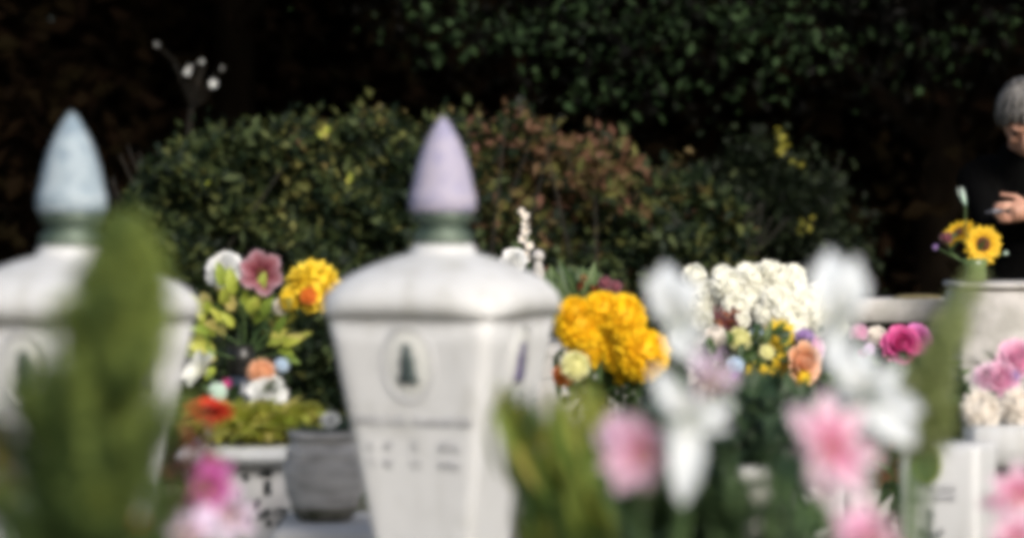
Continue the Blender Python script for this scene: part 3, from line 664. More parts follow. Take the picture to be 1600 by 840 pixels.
cut_flower('carnation', 'small mint white bloom directly above the red gerbera', 'flower', 340, 611, 6.08, bv + Vector((-.03, 0, 0)), 'small', 'mint', .020, (0, -1, .3), 'low flowers on the pedestal', leaves=2)
cut_flower('carnation', 'tiny magenta bloom between the mint bloom and the dark vase', 'flower', 354, 599, 6.14, bv + Vector((-.02, .05, 0)), 'small', 'magenta', .010, (0, -1, .3), 'low flowers on the pedestal', leaves=1)
cut_flower('gerbera', 'bright red orange gerbera seen edge on beside the white pedestal', 'flower', 326, 645, 5.6, P(312, 900, 5.6), 'gerbera', 'red', .056, (.08, -.35, 1), None, disc='disc', leaves=4, leafmat='dark')

# ------------------------------------------------------------------ middle distance, right
# stone rail and block
t = thing('stone_rail', 'weathered pale stone rail with ochre lichen left of the stone block', 'stone wall', (px2x(1290, 9), 9.1, 0))
z1 = CAMH - 147 * 9 / FPX; z0 = CAMH - 184 * 9 / FPX
m = MB(); block(m, px2x(1090, 9), px2x(1492, 9), 9, 9.22, z0, z1, .006); build('beam', m, M['stone'], t)
for px in (1100, 1462):
    m = MB(); x = px2x(px, 9); block(m, x - .05, x + .05, 9.04, 9.18, 0, z0, .005); build('post', m, M['stone'], t)
m = MB(); rings(m, [(.045, z1 - .001, 2), (.04, z1 + .008, 2.5), (.02, z1 + .012, 2)], px2x(1437, 9.08), 9.08, 20, rough=.08); 
m2 = MB(); m2.add([(px2x(1437, 9.05) + (v[0] - px2x(1437, 9.08)) * 1.7, v[1], v[2]) for v in m.v], m.f); build('lichen', m2, M['lichen'], t)
zb_ = CAMH - 122 * 8.6 / FPX
t = thing('stone_block', 'pale upright gravestone block carrying the sunflower vase', 'gravestone', (px2x(1570, 8.6), 8.9, 0))
m = MB(); block(m, px2x(1502, 8.6), px2x(1700, 8.6), 8.62, 8.93, 0, zb_ - .02, .012); build('body', m, M['stone'], t)
m = MB(); block(m, px2x(1499, 8.6), px2x(1702, 8.6), 8.61, 8.94, zb_ - .0195, zb_, .006); build('top_edge', m, M['stone'], t)
vx = px2x(1524, 8.78)
t = thing('glass_vase', 'small green glass vase with sunflowers on the stone block', 'vase', (vx, 8.78, zb_))
m = MB(); k = 8.78 / FPX; rings(m, [(14 * k, zb_, 2), (17 * k, zb_ + 5 * k, 2), (17 * k, zb_ + 22 * k, 2), (20 * k, zb_ + 36 * k, 2), (17 * k, zb_ + 36 * k, 2), (13 * k, zb_ + 20 * k, 2)], vx, 8.78, 24); build('body', m, M['vase_green'], t)
vm = Vector((vx, 8.78, zb_ + 20 * k))
cut_flower('sunflower', 'yellow sunflower with brown disc facing the camera in the green vase', 'flower', 1535, 382, 8.78, vm, 'sun', 'sunpetal', .062, (.1, -1, .12), 'sunflowers in the green vase', disc='disc', leaves=5)
cut_flower('sunflower', 'sunflower turned left and partly behind the front facing sunflower', 'flower', 1499, 366, 8.86, vm, 'sun', 'sunpetal', .056, (-.7, -.5, .8), 'sunflowers in the green vase', disc='disc', leaves=4)
cut_flower('carnation', 'faded pink flower at the left edge of the sunflower vase', 'flower', 1479, 371, 8.8, vm, 'small', 'mauve', .020, (-.8, -.6, .2), None, leaves=2)
cut_flower('carnation', 'tiny dusky violet bloom left of the sunflower stems', 'flower', 1462, 386, 8.8, vm, 'small', 'violet', .010, (-.8, -.6, .2), None, leaves=1)
t = thing('white_bud', 'slim pale bud rising above the sunflowers', 'flower', vm)
m = MB(); a = P(1509, 322, 8.78); 
for k_ in range(5):
    an = k_ * 1.26; petal(m, a, P(1500, 292, 8.78) - a + Vector((cos(an), sin(an), 0)) * .008, Vector((cos(an), sin(an), .1)), .062, .009, .1, .15, .5, 'lance', 5)
build('petals', m, M['mint'], t); m = MB(); tube(m, stem_pts(vm, a, .01), .002, 5); build('stem', m, M['stem'], t)
cut_flower('grass_stem', 'thin pale green stem bowing right of the front sunflower', 'grass', 1572, 395, 8.8, vm, 'small', 'mint', .006, (0, -1, .3), None, leaves=4)

# marigold plant
def pot(name, label, x, y, z, r, h, mat='terracotta'):
    t = thing(name, label, 'pot', (x, y, z))
    m = MB(); rings(m, [(r * .7, z, 2), (r * .95, z + h * .8, 2), (r * 1.08, z + h * .8, 2), (r * 1.08, z + h, 2), (r * .95, z + h, 2), (r * .9, z + h * .8, 2)], x, y, 28); build('body', m, M[mat], t)
    m = MB(); rings(m, [(r * .9, z + h * .78, 2), (r * .88, z + h * .86, 2), (.01, z + h * .9, 2)], x, y, 20); build('soil', m, M['soil'], t); return t
def plinth(label, pa, pb, D0, D1, ztop, mat='stone_light'):
    m = MB(); block(m, px2x(pa, D0), px2x(pb, D0), D0, D1, 0, ztop, .012)
    return tag(build('stone_plinth', m, M[mat], None, origin=Vector((px2x((pa + pb) / 2, D0), (D0 + D1) / 2, 0))), label, 'grave plinth')
plinth('low grey stone plinth under the orange marigolds', 860, 1040, 6.3, 7.0, .55, 'stone')
gx = px2x(950, 6.6); pot('flower_pot', 'terracotta pot holding the orange marigolds', gx, 6.6, .55, .085, .13)
t = thing('marigold_plant', 'bushy marigold plant with golden orange pompom blooms right of the middle pillar', 'plant', (gx, 6.6, .66))
blooms = [(905, 510, .050), (972, 497, .050), (1003, 553, .056), (918, 545, .045), (945, 520, .050), (898, 488, .034), (985, 575, .040), (940, 485, .040), (965, 550, .045)]
mL, mS = MB(), MB()
for (px, py, r) in blooms:
    c = P(px, py, 6.5 + U(-.03, .05)); m = MB(); b_pompom(m, c, Vector(((px - 950) / 120, -1, .7)), r * 1.12, 130, .36); build('bloom', m, M['gold'], t)
    pts = stem_pts(Vector((gx, 6.6, .66)), c, .01); tube(mS, pts, .003, 5); stem_leaves(mL, pts, 14, .06, .022, .3, .95)
for i in range(150):
    c = P(U(870, 1040), U(560, 660), 6.6 + G(.06)); petal(mL, c, rdir() + Z * .3, Z, U(.04, .07), .02, .4, 1, .3, 'lance', 4)
build('stems', mS, M['stem'], t); build('leaves', mL, M['midgreen'], t)
cut_flower('marigold', 'lemon and pale green bloom in front of the orange marigolds', 'flower', 898, 571, 6.3, (gx, 6.55, .66), 'pompom', 'lemon', .033, (-.1, -1, .2), None, leaves=2)
cut_flower('marigold', 'burnt orange bloom half hidden behind the lemon one', 'flower', 880, 586, 6.38, (gx, 6.55, .66), 'small', 'orange', .026, (-.3, -1, 0), None, leaves=2)

# white mums
plinth('low pale plinth under the white chrysanthemum plant', 1080, 1320, 7.9, 8.6, .50)
wx = px2x(1190, 8.25); pot('flower_pot', 'dark pot hidden under the white chrysanthemums', wx, 8.25, .50, .11, .15, 'vase_dark')
t = thing('chrysanthemum_plant', 'large dome of creamy white chrysanthemum blooms behind the mixed flowers', 'plant', (wx, 8.25, .62))
mL, mS = MB(), MB(); bl = []
for (px, py, r) in ((1175, 438, 30), (1140, 450, 27), (1210, 440, 28), (1240, 452, 26), (1180, 470, 32), (1150, 478, 22), (1215, 472, 28), (1255, 475, 27), (1285, 462, 22), (1110, 462, 22), (1085, 432, 17), (1095, 478, 24), (1080, 500, 22), (1232, 497, 26), (1270, 500, 24), (1200, 492, 22), (1100, 505, 18), (1130, 432, 17), (1292, 490, 24), (1165, 428, 18), (1200, 424, 17), (1240, 432, 17), (1310, 510, 18), (1075, 465, 18), (1070, 525, 20), (1222, 520, 16), (1160, 500, 14)):
    D = 8.2 + ((px - 1190) / 400) ** 2 - (py - 420) * .0015 + U(-.03, .03); c = P(px, py, D); r = r * D / FPX
    m = MB(); b_pompom(m, c, Vector(((px - 1185) / 160, -1, max(.1, (490 - py) / 60))), r * U(.92, 1.2), 120, .40); build('bloom', m, M['cream'], t)
    pts = stem_pts(Vector((wx, 8.25, .62)), c, .01); tube(mS, pts, .003, 5); stem_leaves(mL, pts, 8, .05, .02, .3, .9)
for i in range(260):
    c = P(U(1060, 1310), U(500, 640), 8.3 + G(.06)); petal(mL, c, rdir() + Z * .3, Z, U(.04, .07), .022, .4, 1, .3, 'lance', 4)
build('stems', mS, M['stem'], t); build('leaves', mL, M['dark'], t)
t = thing('red_leaved_plant', 'dark wine red stems showing through below the white chrysanthemums', 'plant', (wx - .05, 8.1, .64))
m = MB()
for i in range(16): tube(m, stem_pts(Vector((wx - .05, 8.1, .64)), P(U(1112, 1150), U(475, 505), 8.02), .02), .0035, 5)
build('stems', m, M['stem_red'], t)
m = MB()
for i in range(14): c = P(U(1110, 1150), U(475, 508), 8.02); petal(m, c, rdir(), CAMDIR, .03, .01, .3, .5, .2, 'lance', 3)
build('leaves', m, M['redleaf'], t)

# mixed flowers in a vase in front
VM = 7.4; vx = px2x(1190, VM)
plinth('narrow stone plinth under the mixed bouquet', 1130, 1250, 7.2, 7.6, .52, 'stone')
t = thing('flower_vase', 'dark vase holding the mixed small flowers below the white chrysanthemums', 'vase', (vx, VM, .52))
m = MB(); rings(m, [(.04, .52, 2), (.06, .56, 2), (.065, .64, 2), (.04, .71, 2), (.05, .735, 2), (.042, .735, 2), (.03, .7, 2)], vx, VM, 28); build('body', m, M['vase_dark'], t)
vm = Vector((vx, VM, .70)); g = 'small flowers in the mixed bouquet'
for (nm, lb, px, py, kd, mt, r, dc, dz) in (
    ('carnation', 'pale lemon bloom at the upper left of the mixed bouquet', 1155, 530, 'pompom', 'lemon', .030, None, 0),
    ('statice', 'light blue bloom between the lemon and the deep yellow bloom', 1182, 522, 'small', 'blue', .018, None, 0),
    ('daisy', 'deep yellow bloom at the top of the mixed bouquet', 1218, 524, 'gerbera', 'yellow', .036, 'disc_y', 0),
    ('statice', 'light violet bloom at the upper right of the mixed bouquet', 1257, 527, 'small', 'violet', .020, None, 0),
    ('carnation', 'blush white bloom at the left edge of the mixed bouquet', 1118, 527, 'pompom', 'ivory', .026, None, .05),
    ('carnation', 'dusky pink bloom just below the blush white one', 1125, 550, 'small', 'lilac', .020, None, .05),
    ('viola', 'blue white viola above the dark purple one', 1149, 570, 'small', 'blue', .018, None, -.05),
    ('viola', 'dark purple viola at the lower left of the mixed bouquet', 1150, 587, 'small', 'violet', .014, None, -.06),
    ('daisy', 'golden yellow bloom at the bottom centre of the mixed bouquet', 1183, 586, 'gerbera', 'yellow', .030, 'disc_y', -.05),
    ('daisy', 'yellow bloom in the heart of the mixed bouquet', 1222, 568, 'gerbera', 'yellow', .026, 'disc_y', -.02),
    ('carnation', 'yellow green button bloom in the middle of the mixed bouquet', 1198, 550, 'small', 'lemon', .018, None, -.02),
    ('rose', 'peach ringed rose with pink heart at the right of the mixed bouquet', 1256, 567, 'rose', 'peach', .040, None, -.04),
    ('daisy', 'small yellow bloom just below the peach rose', 1256, 590, 'small', 'yellow', .018, None, -.08),
    ('carnation', 'rust orange bloom lowest in the mixed bouquet', 1240, 607, 'small', 'orange', .024, None, -.06),
    ('daisy', 'ochre yellow bloom between the golden yellow one and the peach rose', 1210, 592, 'gerbera', 'yellow', .022, 'disc', -.05),
    ('carnation', 'rosy blush bloom above the peach rose at the right', 1268, 545, 'pompom', 'softpink', .026, None, .02),
    ('carnation', 'ivory button bloom under the golden yellow bloom', 1190, 606, 'small', 'ivory', .014, None, -.06)):
    cut_flower(nm, lb, 'flower', px, py, VM + dz + G(.015), vm, kd, mt, r * U(1.05, 1.4), ((px - 1190) / 90, -1, U(-.2, .9)), g, disc=dc, leaves=3)
t = thing('leaf_spray', 'green leaves filling the mixed bouquet around its flowers', 'leaves', vm)
m = MB()
for i in range(170):
    px, py = 1190 + G(42), U(520, 690); c = P(px, py, VM + U(-.06, .08)); petal(m, c, rdir() + Z * .3, CAMDIR, U(.03, .06), U(.015, .025), .4, .9, .3, 'lance', 4)
build('leaves', m, M['midgreen'], t)
m = MB()
for i in range(12): tube(m, stem_pts(vm, P(1190 + G(38), U(530, 600), VM + .05), .01), .002, 5)
build('stems', m, M['stem'], t)
# dark bush below the bouquets
t = thing('bush', 'dark green leafy bush in front of the mixed bouquet, behind the lilies', 'bush', (px2x(1150, 5.6), 5.6, 0))
m = MB()
for i in range(1500):
    px, py = U(1010, 1270), 640 + 560 * R() ** 1.3
    c = P(px, py + 30 * sin(px * .03) , 5.6 + G(.10)); 
    if c.z < .02: continue
    petal(m, c, rdir() + Z * .4, CAMDIR * .5 + Z, U(.04, .085), U(.018, .035), .4, 1, .3, 'lance', 3, rnd=R() ** 1.6)
build('foliage', m, M['dark'], t)
m = MB()
for i in range(30): tube(m, stem_pts(Vector((px2x(1150, 5.6) + G(.06), 5.65, -.01)), P(U(1020, 1260), U(680, 800), 5.6)), .004, 5)
build('stems', m, M['stem'], t)
m = MB(); block(m, px2x(1155, 5.38), px2x(1235, 5.38), 5.38, 5.44, CAMH - 435 * 5.38 / FPX, CAMH - 410 * 5.38 / FPX, .006, rot=.12)
m3 = MB(); block(m3, px2x(1165, 5.36), px2x(1245, 5.36), 5.36, 5.45, 0, CAMH - 440 * 5.38 / FPX, .006, rot=.12)
t = thing('grave_marker', 'small low white marker showing in slivers through the dark bush', 'grave marker', (px2x(1200, 5.4), 5.4, 0))
build('top', m, M['stone_light'], t); build('body', m3, M['stone'], t)

# magenta rose + small blossoms by the rail
zz_ = 0.45
plinth('grey plinth in front of the stone rail', 1330, 1470, 8.0, 8.5, zz_, 'stone')
px_ = px2x(1400, 8.2); pot('flower_pot', 'terracotta pot with the magenta rose before the rail', px_, 8.2, zz_, .08, .14)
pb_ = Vector((px_, 8.2, zz_ + .13)); g = 'flowers in front of the stone rail'
cut_flower('rose', 'large magenta rose in front of the stone rail', 'flower', 1408, 538, 8.1, pb_, 'rose', 'magenta', .044, (-.1, -1, .4), g, leaves=10)
cut_flower('rose', 'lilac pink rose just right of the magenta rose', 'flower', 1434, 530, 8.15, pb_, 'rose', 'fuchsia', .036, (.4, -1, .4), g, leaves=6)
cut_flower('carnation', 'blush bloom between the white lily and the magenta rose', 'flower', 1370, 526, 8.2, pb_, 'pompom', 'ivory', .032, (0, -1, .4), g, leaves=6)
cut_flower('carnation', 'white pink bloom beside the tall lily, left of the blush one', 'flower', 1342, 520, 8.2, pb_, 'pompom', 'softpink', .028, (-.2, -1, .4), g, leaves=6)
cut_flower('statice', 'dark pink buds under the white pink bloom', 'flower', 1347, 552, 8.15, pb_, 'small', 'magenta', .014, (-.2, -1, .4), g, leaves=5)
cut_flower('carnation', 'small pale bloom under the blush one', 'flower', 1358, 545, 8.12, pb_, 'small', 'lilac', .018, (-.2, -1, .4), g, leaves=5)
t = thing('leaf_spray', 'green leaves hanging below the magenta rose', 'leaves', pb_)
m = MB()
for i in range(170):
    c = P(U(1340, 1480), U(560, 690), 8.15 + G(.05)); petal(m, c, rdir() + Z * .3, CAMDIR, U(.04, .08), U(.02, .035), .4, .9, .3, 'lance', 4)
build('leaves', m, M['midgreen'], t); m = MB()
for i in range(10): tube(m, stem_pts(pb_, P(U(1350, 1470), U(570, 640), 8.15), .01), .002, 5)
build('stems', m, M['stem'], t)

# right stele with oval and anchor
SD = 5.5; a_ = .077; cx_ = px2x(1481, SD); zt_ = CAMH - 372 * SD / FPX
t = thing('grave_stele', 'small white stele with green oval plaque and dark anchor emblem at lower right', 'gravestone', (cx_, SD, 0))
m = MB(); rings(m, [(a_ * .98, 0, 14), (a_, zt_ - .01, 14), (a_ * .97, zt_, 14), (.001, zt_ + .002, 14)], cx_, SD, 96, ROT); build('body', m, M['marble'], t)
ang = ROT - pi / 2; nh = Vector((cos(ang), sin(ang), 0)); ux = Vector((-sin(ang), cos(ang), 0))
def sf(px, py):
    "point of the stele's front face seen at this pixel"
    d = P(px, py, 1) - Vector((0, 0, CAMH)); c0 = Vector((cx_, SD, 0)) + nh * a_; s = nh.dot(c0 - Vector((0, 0, CAMH))) / nh.dot(d); return Vector((0, 0, CAMH)) + d * s
m = MB(); c = sf(1450, 725); oval(m, c, ux, Z, nh, .026, .037, -.002, .007, inner=.84); md = build('plaque', m, M['lime'], t)
m = MB(); oval(m, c, ux, Z, nh, .022, .0315, -.002, .003); build('plate', m, M['vase_green'], md)
for (x0, x1, y) in ((1448, 1494, 762), (1418, 1440, 778), (1452, 1494, 776)):
    m = MB(); x = x0
    while x < x1: glyph(m, sf(x, y + 5) + nh * .0005, ux, Z, nh, .005, .011, .0022); x += 6
    build('inscription', m, M['engrave'], t)
m = MB(); c = sf(1455, 818) + nh * .001
def stroke(pts, r): tube(m, [c + ux * x + Z * y for x, y in pts], r, 6)
stroke([(0, .020), (0, -.020)], .0024); stroke([(-.007, .013), (.007, .013)], .0018)
stroke([(.022 * sin(a), -.004 - .020 * cos(a) + .0) for a in [(-1.3 + 2.6 * i / 10) for i in range(11)]], .0042)
stroke([(.004 * cos(a), .023 + .004 * sin(a)) for a in [2 * pi * i / 10 for i in range(11)]], .0016)
build('anchor', m, M['ink'], t)
# white stone box behind with a dark slot
t = thing('stone_box', 'white stone grave box with a dark slot behind the small stele', 'grave box', (px2x(1610, 6.2), 6.5, 0))
m = MB(); zA = CAMH - 345 * 6.2 / FPX; zS = CAMH - 408 * 6.2 / FPX; zS2 = CAMH - 428 * 6.2 / FPX
block(m, px2x(1525, 6.2), px2x(1760, 6.2), 6.2, 6.9, 0, zS2, .006); build('lower_block', m, M['stone_light'], t)
m = MB(); block(m, px2x(1518, 6.2), px2x(1770, 6.2), 6.18, 6.92, zS, zA, .010); build('lid', m, M['marble_cap'], t)
m = MB(); block(m, px2x(1530, 6.3), px2x(1550, 6.3), 6.23, 6.8, zS2, zS, .003); block(m, px2x(1650, 6.3), px2x(1750, 6.3), 6.23, 6.8, zS2, zS, .003); build('spacer', m, M['stone_light'], t)
zL = zA
# right bouquet
vx = px2x(1572, 6.35)
t = thing('flower_vase', 'dark low vase under the white roses at the right edge', 'vase', (vx, 6.4, zL))
m = MB(); rings(m, [(.03, zL, 2), (.04, zL + .02, 2), (.04, zL + .05, 2), (.032, zL + .06, 2), (.02, zL + .05, 2)], vx, 6.4, 24); build('body', m, M['vase_dark'], t)
vm = Vector((vx, 6.4, zL + .03)); g = 'roses and peonies at the right edge'
for (nm, lb, px, py, kd, mt, r) in (
    ('rose', 'full white rose at the left of the right edge bouquet', 1533, 640, 'pompom', 'ivory', .046),
    ('rose', 'ivory rose cut by the right edge, right of the full white rose', 1592, 636, 'pompom', 'ivory', .044),
    ('peony', 'light pink peony above the two white roses', 1562, 592, 'rose', 'pink', .033),
    ('peony', 'pink peony topmost at the right edge', 1590, 560, 'rose', 'pink', .036),
    ('peony', 'blush bloom with white margins left of the light pink peony', 1541, 588, 'rose', 'softpink', .024),
    ('statice', 'small violet bloom between the pink peonies', 1584, 588, 'small', 'violet', .015),
    ('rose', 'whitish rose low at the right edge under the ivory one', 1594, 682, 'rose', 'white', .036)):
    cut_flower(nm, lb, 'flower', px, py, 6.3 + (0.03 if 'topmost' in lb else -.05 if 'full' in lb else 0), vm, kd, mt, r, ((px - 1572) / 100, -1, .5), g, leaves=4, leafmat='dark')
t = thing('leaf_spray', 'glossy dark green leaves hanging under the white roses', 'leaves', vm)
m = MB()
for i in range(150):
    px = U(1480, 1600); c = P(px, U(590, 690) if px < 1530 else U(650, 700), 6.36 + G(.03)); petal(m, c, rdir() - Z * .1, CAMDIR, U(.03, .06), U(.02, .032), .3, .8, .3, 'lance', 4)
build('leaves', m, M['dark'], t); m = MB()
for i in range(9): tube(m, stem_pts(vm, P(U(1490, 1600), U(600, 680), 6.38), .01), .002, 5)
build('stems', m, M['stem'], t)
# green leaves behind the fern, over the stele
t = thing('leafy_plant', 'mid green leafy plant between the stele and the stone block', 'plant', (px2x(1450, 6.6), 6.6, 0))
m = MB()
for i in range(650):
    px, py = 1455 + G(38), 600 + 330 * R() ** 1.2; c = P(px, py, 6.6 + G(.08)); petal(m, c, rdir() + Z * .4, CAMDIR * .5 + Z, U(.04, .08), U(.018, .03), .4, 1, .3, 'lance', 3)
build('leaves', m, M['midgreen'], t); m = MB()
for i in range(14): tube(m, stem_pts(Vector((px2x(1450, 6.6), 6.6, -.01)), P(1455 + G(30), U(600, 700), 6.6)), .004, 5)
build('stems', m, M['stem'], t)

# behind the middle pillar: pale spike, stone knob, white rose, dark red flowers
BD = 9.5
plinth('distant plinth behind the cap of the middle pillar', 770, 1000, 9.3, 9.9, .80, 'stone'); pbz = .80
b0 = Vector((px2x(815, BD), BD, pbz))
t = thing('gladiolus', 'pale slender flower spike rising behind the middle pillar cap', 'flower', b0)
m = MB(); tube(m, [b0, P(826, 420, BD), P(825, 370, BD), P(818, 335, BD), P(808, 328, BD)], [.004, .004, .003, .003, .002], 6); build('stem', m, M['stem'], t)
m = MB()
for (px, py, r) in ((812, 331, .016), (820, 338, .016), (823, 350, .018), (822, 362, .018), (819, 374, .020), (825, 385, .018), (823, 396, .016), (826, 405, .015)): b_cup(m, P(px, py, BD - .02), Vector((G(.5), -1, .3)), r, 5, .9, .8, .8)
build('florets', m, M['ivory'], t)
m = MB()
for k in range(4): petal(m, P(815, 400, BD), P(795 + 6 * k, 375, BD) - P(815, 400, BD), CAMDIR, .06, .014, .3, .6, .2, 'blade', 4)
build('leaves', m, M['midgreen'], t)
cut_flower('rose', 'bright white rose peeping over the right slope of the middle pillar cap', 'flower', 802, 408, BD - .5, (px2x(802, 9.4), 9.4, pbz), 'rose', 'white', .034, (-.1, -1, .5), None, leaves=3)
t = thing('stone_figurine', 'small pale stone figurine beside the flower spike behind the pillar', 'figurine', (px2x(840, BD), BD - .1, pbz))
m = MB(); x, y = px2x(840, BD), BD - .1; k = BD / FPX; zf = CAMH - 85 * k
rings(m, [(16 * k, pbz, 4), (16 * k, pbz + .02, 4), (12 * k, pbz + .03, 2), (10 * k, zf - 45 * k, 2), (8 * k, zf - 30 * k, 2), (11 * k, zf - 22 * k, 2), (7 * k, zf - 8 * k, 2), (5 * k, zf, 2)], x, y, 20); build('body', m, M['stone'], t)
m = MB(); sphere(m, (x, y, zf + 6 * k), 10 * k, 14); build('head', m, M['stone'], t)
t = thing('leafy_plant', 'broad dark green leaves between the pillar cap and the red flowers', 'plant', (px2x(890, BD), 9.5, pbz))
m = MB()
for i in range(60):
    b = Vector((px2x(905, BD) + G(.03), 9.5, pbz)); c = P(U(850, 935), U(425, 470), BD); petal(m, b.lerp(c, .3), c - b, CAMDIR, (c - b).length * .9, .05, .2, .6, .3, 'lance', 5)
build('leaves', m, M['midgreen'], t)
for i, (lb, px, py, mt, r) in enumerate((('dull wine red bloom in the shade above the marigolds', 945, 442, 'mauve', .024), ('darker red bloom right of the dull red one above the marigolds', 962, 448, 'mauve', .022), ('small tan bloom left of the red blooms above the marigolds', 912, 434, 'tan', .014), ('orange red bloom lowest of the red ones above the marigolds', 950, 462, 'red', .013))):
    cut_flower('zinnia', lb, 'flower', px, py, BD - .05, (px2x(940, BD), BD, pbz), 'small', mt, r, (G(.3), -1, .3), 'red blooms behind the marigolds', leaves=4, leafmat='redleaf')

# ------------------------------------------------------------------ the person at the right edge
pd = 9.85; kp = pd / FPX
hc = P(1602, 183, 9.72)
t = thing('person', 'grey haired person in black bending over the stone block and trimming flowers', 'person', (hc.x + .1, 10.05, 0))
def remesh(o, vs, sub=1):
    r = o.modifiers.new('r', 'REMESH'); r.mode = 'VOXEL'; r.voxel_size = vs; r.use_smooth_shade = True
    s = o.modifiers.new('s', 'SMOOTH'); s.factor = .5; s.iterations = 4
m = MB()
fwd = Vector((-.12, -.72, -.70)).normalized(); hx = Vector((0, 0, 1)).cross(fwd).normalized(); hup = fwd.cross(hx) * 1.0
if hup.z < 0: hup = -hup
FR = (hx, fwd, hup)                                        # across, forward, up of the head
def H_(a, b, c_): return hc + hx * a + fwd * b + hup * c_
sphere(m, hc, .098, 24, (.78, .98, 1.12), FR)
sphere(m, H_(0, .035, -.055), .062, 18, (.85, .9, 1.1), FR)              # jaw
sphere(m, H_(0, .065, -.092), .024, 12, (1, .9, .8), FR)                 # chin
tube(m, [H_(0, .090, .012), H_(0, .108, -.012), H_(0, .112, -.030), H_(0, .096, -.040)], [.009, .012, .016, .010], 8)
for s in (-1, 1):
    sphere(m, H_(s * .012, .10, -.036), .009, 8, (1, 1, .8), FR)
    sphere(m, H_(s * .077, -.002, -.012), .026, 12, (.35, .65, 1.2), FR)     # ears
    sphere(m, H_(s * .034, .078, -.03), .024, 10, (1, .6, .9), FR)           # cheeks
    tube(m, [H_(s * .012, .094, .024), H_(s * .034, .092, .030), H_(s * .052, .076, .024)], [.007, .009, .006], 8)   # brows
tube(m, [H_(-.024, .086, -.063), H_(0, .097, -.061), H_(.024, .086, -.063)], [.004, .008, .004], 8)
tube(m, [H_(-.020, .085, -.071), H_(0, .094, -.072), H_(.020, .085, -.071)], [.004, .008, .004], 8)
neck = hc + Vector((.035, .20, -.135)); shL = Vector((hc.x - .12, 9.98, 1.35)); shR = Vector((hc.x + .24, 10.02, 1.35))
tube(m, [H_(0, -.035, -.03), H_(0, -.045, -.08), neck], [.055, .052, .062], 14)
spine = [neck, Vector((hc.x + .06, 10.05, 1.28)), Vector((hc.x + .08, 10.15, 1.10)), Vector((hc.x + .09, 10.18, .95))]
tube(m, spine, [.08, .14, .13, .15], 18)
tube(m, [shL, spine[1], shR], [.06, .11, .06], 14)
hips = spine[-1]
for s in (-1, 1):
    h0 = hips + Vector((s * .09, 0, -.03)); tube(m, [h0, h0 + Vector((s * .01, -.02, -.40)), h0 + Vector((s * .015, .02, -.82)), h0 + Vector((s * .02, -.08, -.895))], [.09, .062, .042, .03], 12)
hand = P(1590, 331, 9.30); handR = P(1650, 372, 9.28)
elL = Vector((hc.x - .10, 9.72, 1.16)); elR = Vector((hc.x + .30, 9.75, 1.12))
def arm(sh, el, wr): tube(m, [sh, sh.lerp(el, .5), el, el.lerp(wr, .5), wr], [.052, .045, .038, .032, .024], 12)
def hand_(wr, d, side, curl=.9):
    d = d.normalized(); up = (Z - d * Z.dot(d)).normalized(); sd_ = d.cross(up)
    tube(m, [wr, wr + d * .03, wr + d * .065, wr + d * .085], [.024, .030, .034, .026], 12)
    for i, L in enumerate((.066, .076, .070, .054)):
        o = wr + d * .078 + up * (.026 - i * .017); p1 = o + d * L * .4 + sd_ * .004; d2 = (d * cos(curl) + sd_ * side * sin(curl)); p2 = p1 + d2 * L * .32; d3 = d * cos(curl * 1.9) + sd_ * side * sin(curl * 1.9); tube(m, [o - d * .02, p1, p2, p2 + d3 * L * .28], [.0095, .0092, .0085, .007], 8)
    o = wr + d * .028 + up * .024; tube(m, [o, o + (d * .6 + up * .6 + sd_ * side * .5) * .038, o + (d * 1.0 + up * .55 + sd_ * side * .9) * .06], [.013, .011, .008], 8)
wl = hand + Vector((.055, .03, .004)); arm(shL, elL, wl); hand_(wl, hand - wl + Vector((-.02, 0, 0)), 1)
wr_ = handR + Vector((.05, .04, .01)); arm(shR, elR, wr_); hand_(wr_, handR - wr_, 1)
body = build('body', m, M['skin'], t); remesh(body, .006)
for s in (-1, 1):
    m = MB(); sphere(m, H_(s * .032, .084, .006), .011, 10); build('eye', m, M['eye'], t)
m = MB()                                                   # coat
tube(m, [neck + Vector((0, .0, -.015)), spine[1] + Vector((0, 0, .03)), spine[2], spine[3], spine[3] + Vector((0, .01, -.22))], [.085, .165, .17, .185, .20], 20)
tube(m, [shL + Vector((-.01, 0, 0)), spine[1] + Vector((0, 0, .02)), shR + Vector((.01, 0, 0))], [.075, .13, .075], 14)
for (a, b, c_) in ((shL, elL, wl), (shR, elR, wr_)): tube(m, [a, a.lerp(b, .5), b, b.lerp(c_, .5), b.lerp(c_, .93)], [.078, .066, .058, .05, .040], 12)
tube(m, [neck + Vector((0, .01, -.08)), neck + Vector((0, -.005, -.02)), neck + Vector((0, -.02, .045))], [.12, .11, .082], 16)
sphere(m, spine[1] + Vector((-.03, -.08, .0)), .15, 16)
coat = build('coat', m, M['cloth'], t); remesh(coat, .012)
m = MB()
for s in (-1, 1):
    h0 = hips + Vector((s * .09, 0, -.10)); tube(m, [h0, h0 + Vector((s * .01, -.02, -.33)), h0 + Vector((s * .015, .02, -.76))], [.105, .078, .062], 14)
build('trousers', m, M['cloth'], t)
for s in (-1, 1):
    m = MB(); f0 = hips + Vector((s * .11, .03, 0)); f0.z = .04
    tube(m, [f0 + Vector((0, .05, 0)), f0 + Vector((0, 0, .012)), f0 + Vector((0, -.10, 0)), f0 + Vector((0, -.20, -.012))], [.036, .044, .042, .026], 12); build('shoe', m, M['shoe'], t)
m = MB()                                                   # hair: a cap of overlapping locks
vs, fs = [], []
for i in range(11):
    th = i / 10 * 1.75
    for k in range(28):
        ph = 2 * pi * k / 28; lim = th * (0.62 + .38 * (1 - max(0, sin(ph)) ** 1.5)) if True else th
        vs.append(hc - fwd * .010 + hx * .088 * sin(lim) * cos(ph) + fwd * .108 * sin(lim) * sin(ph) + hup * (.118 * cos(lim) + .004))
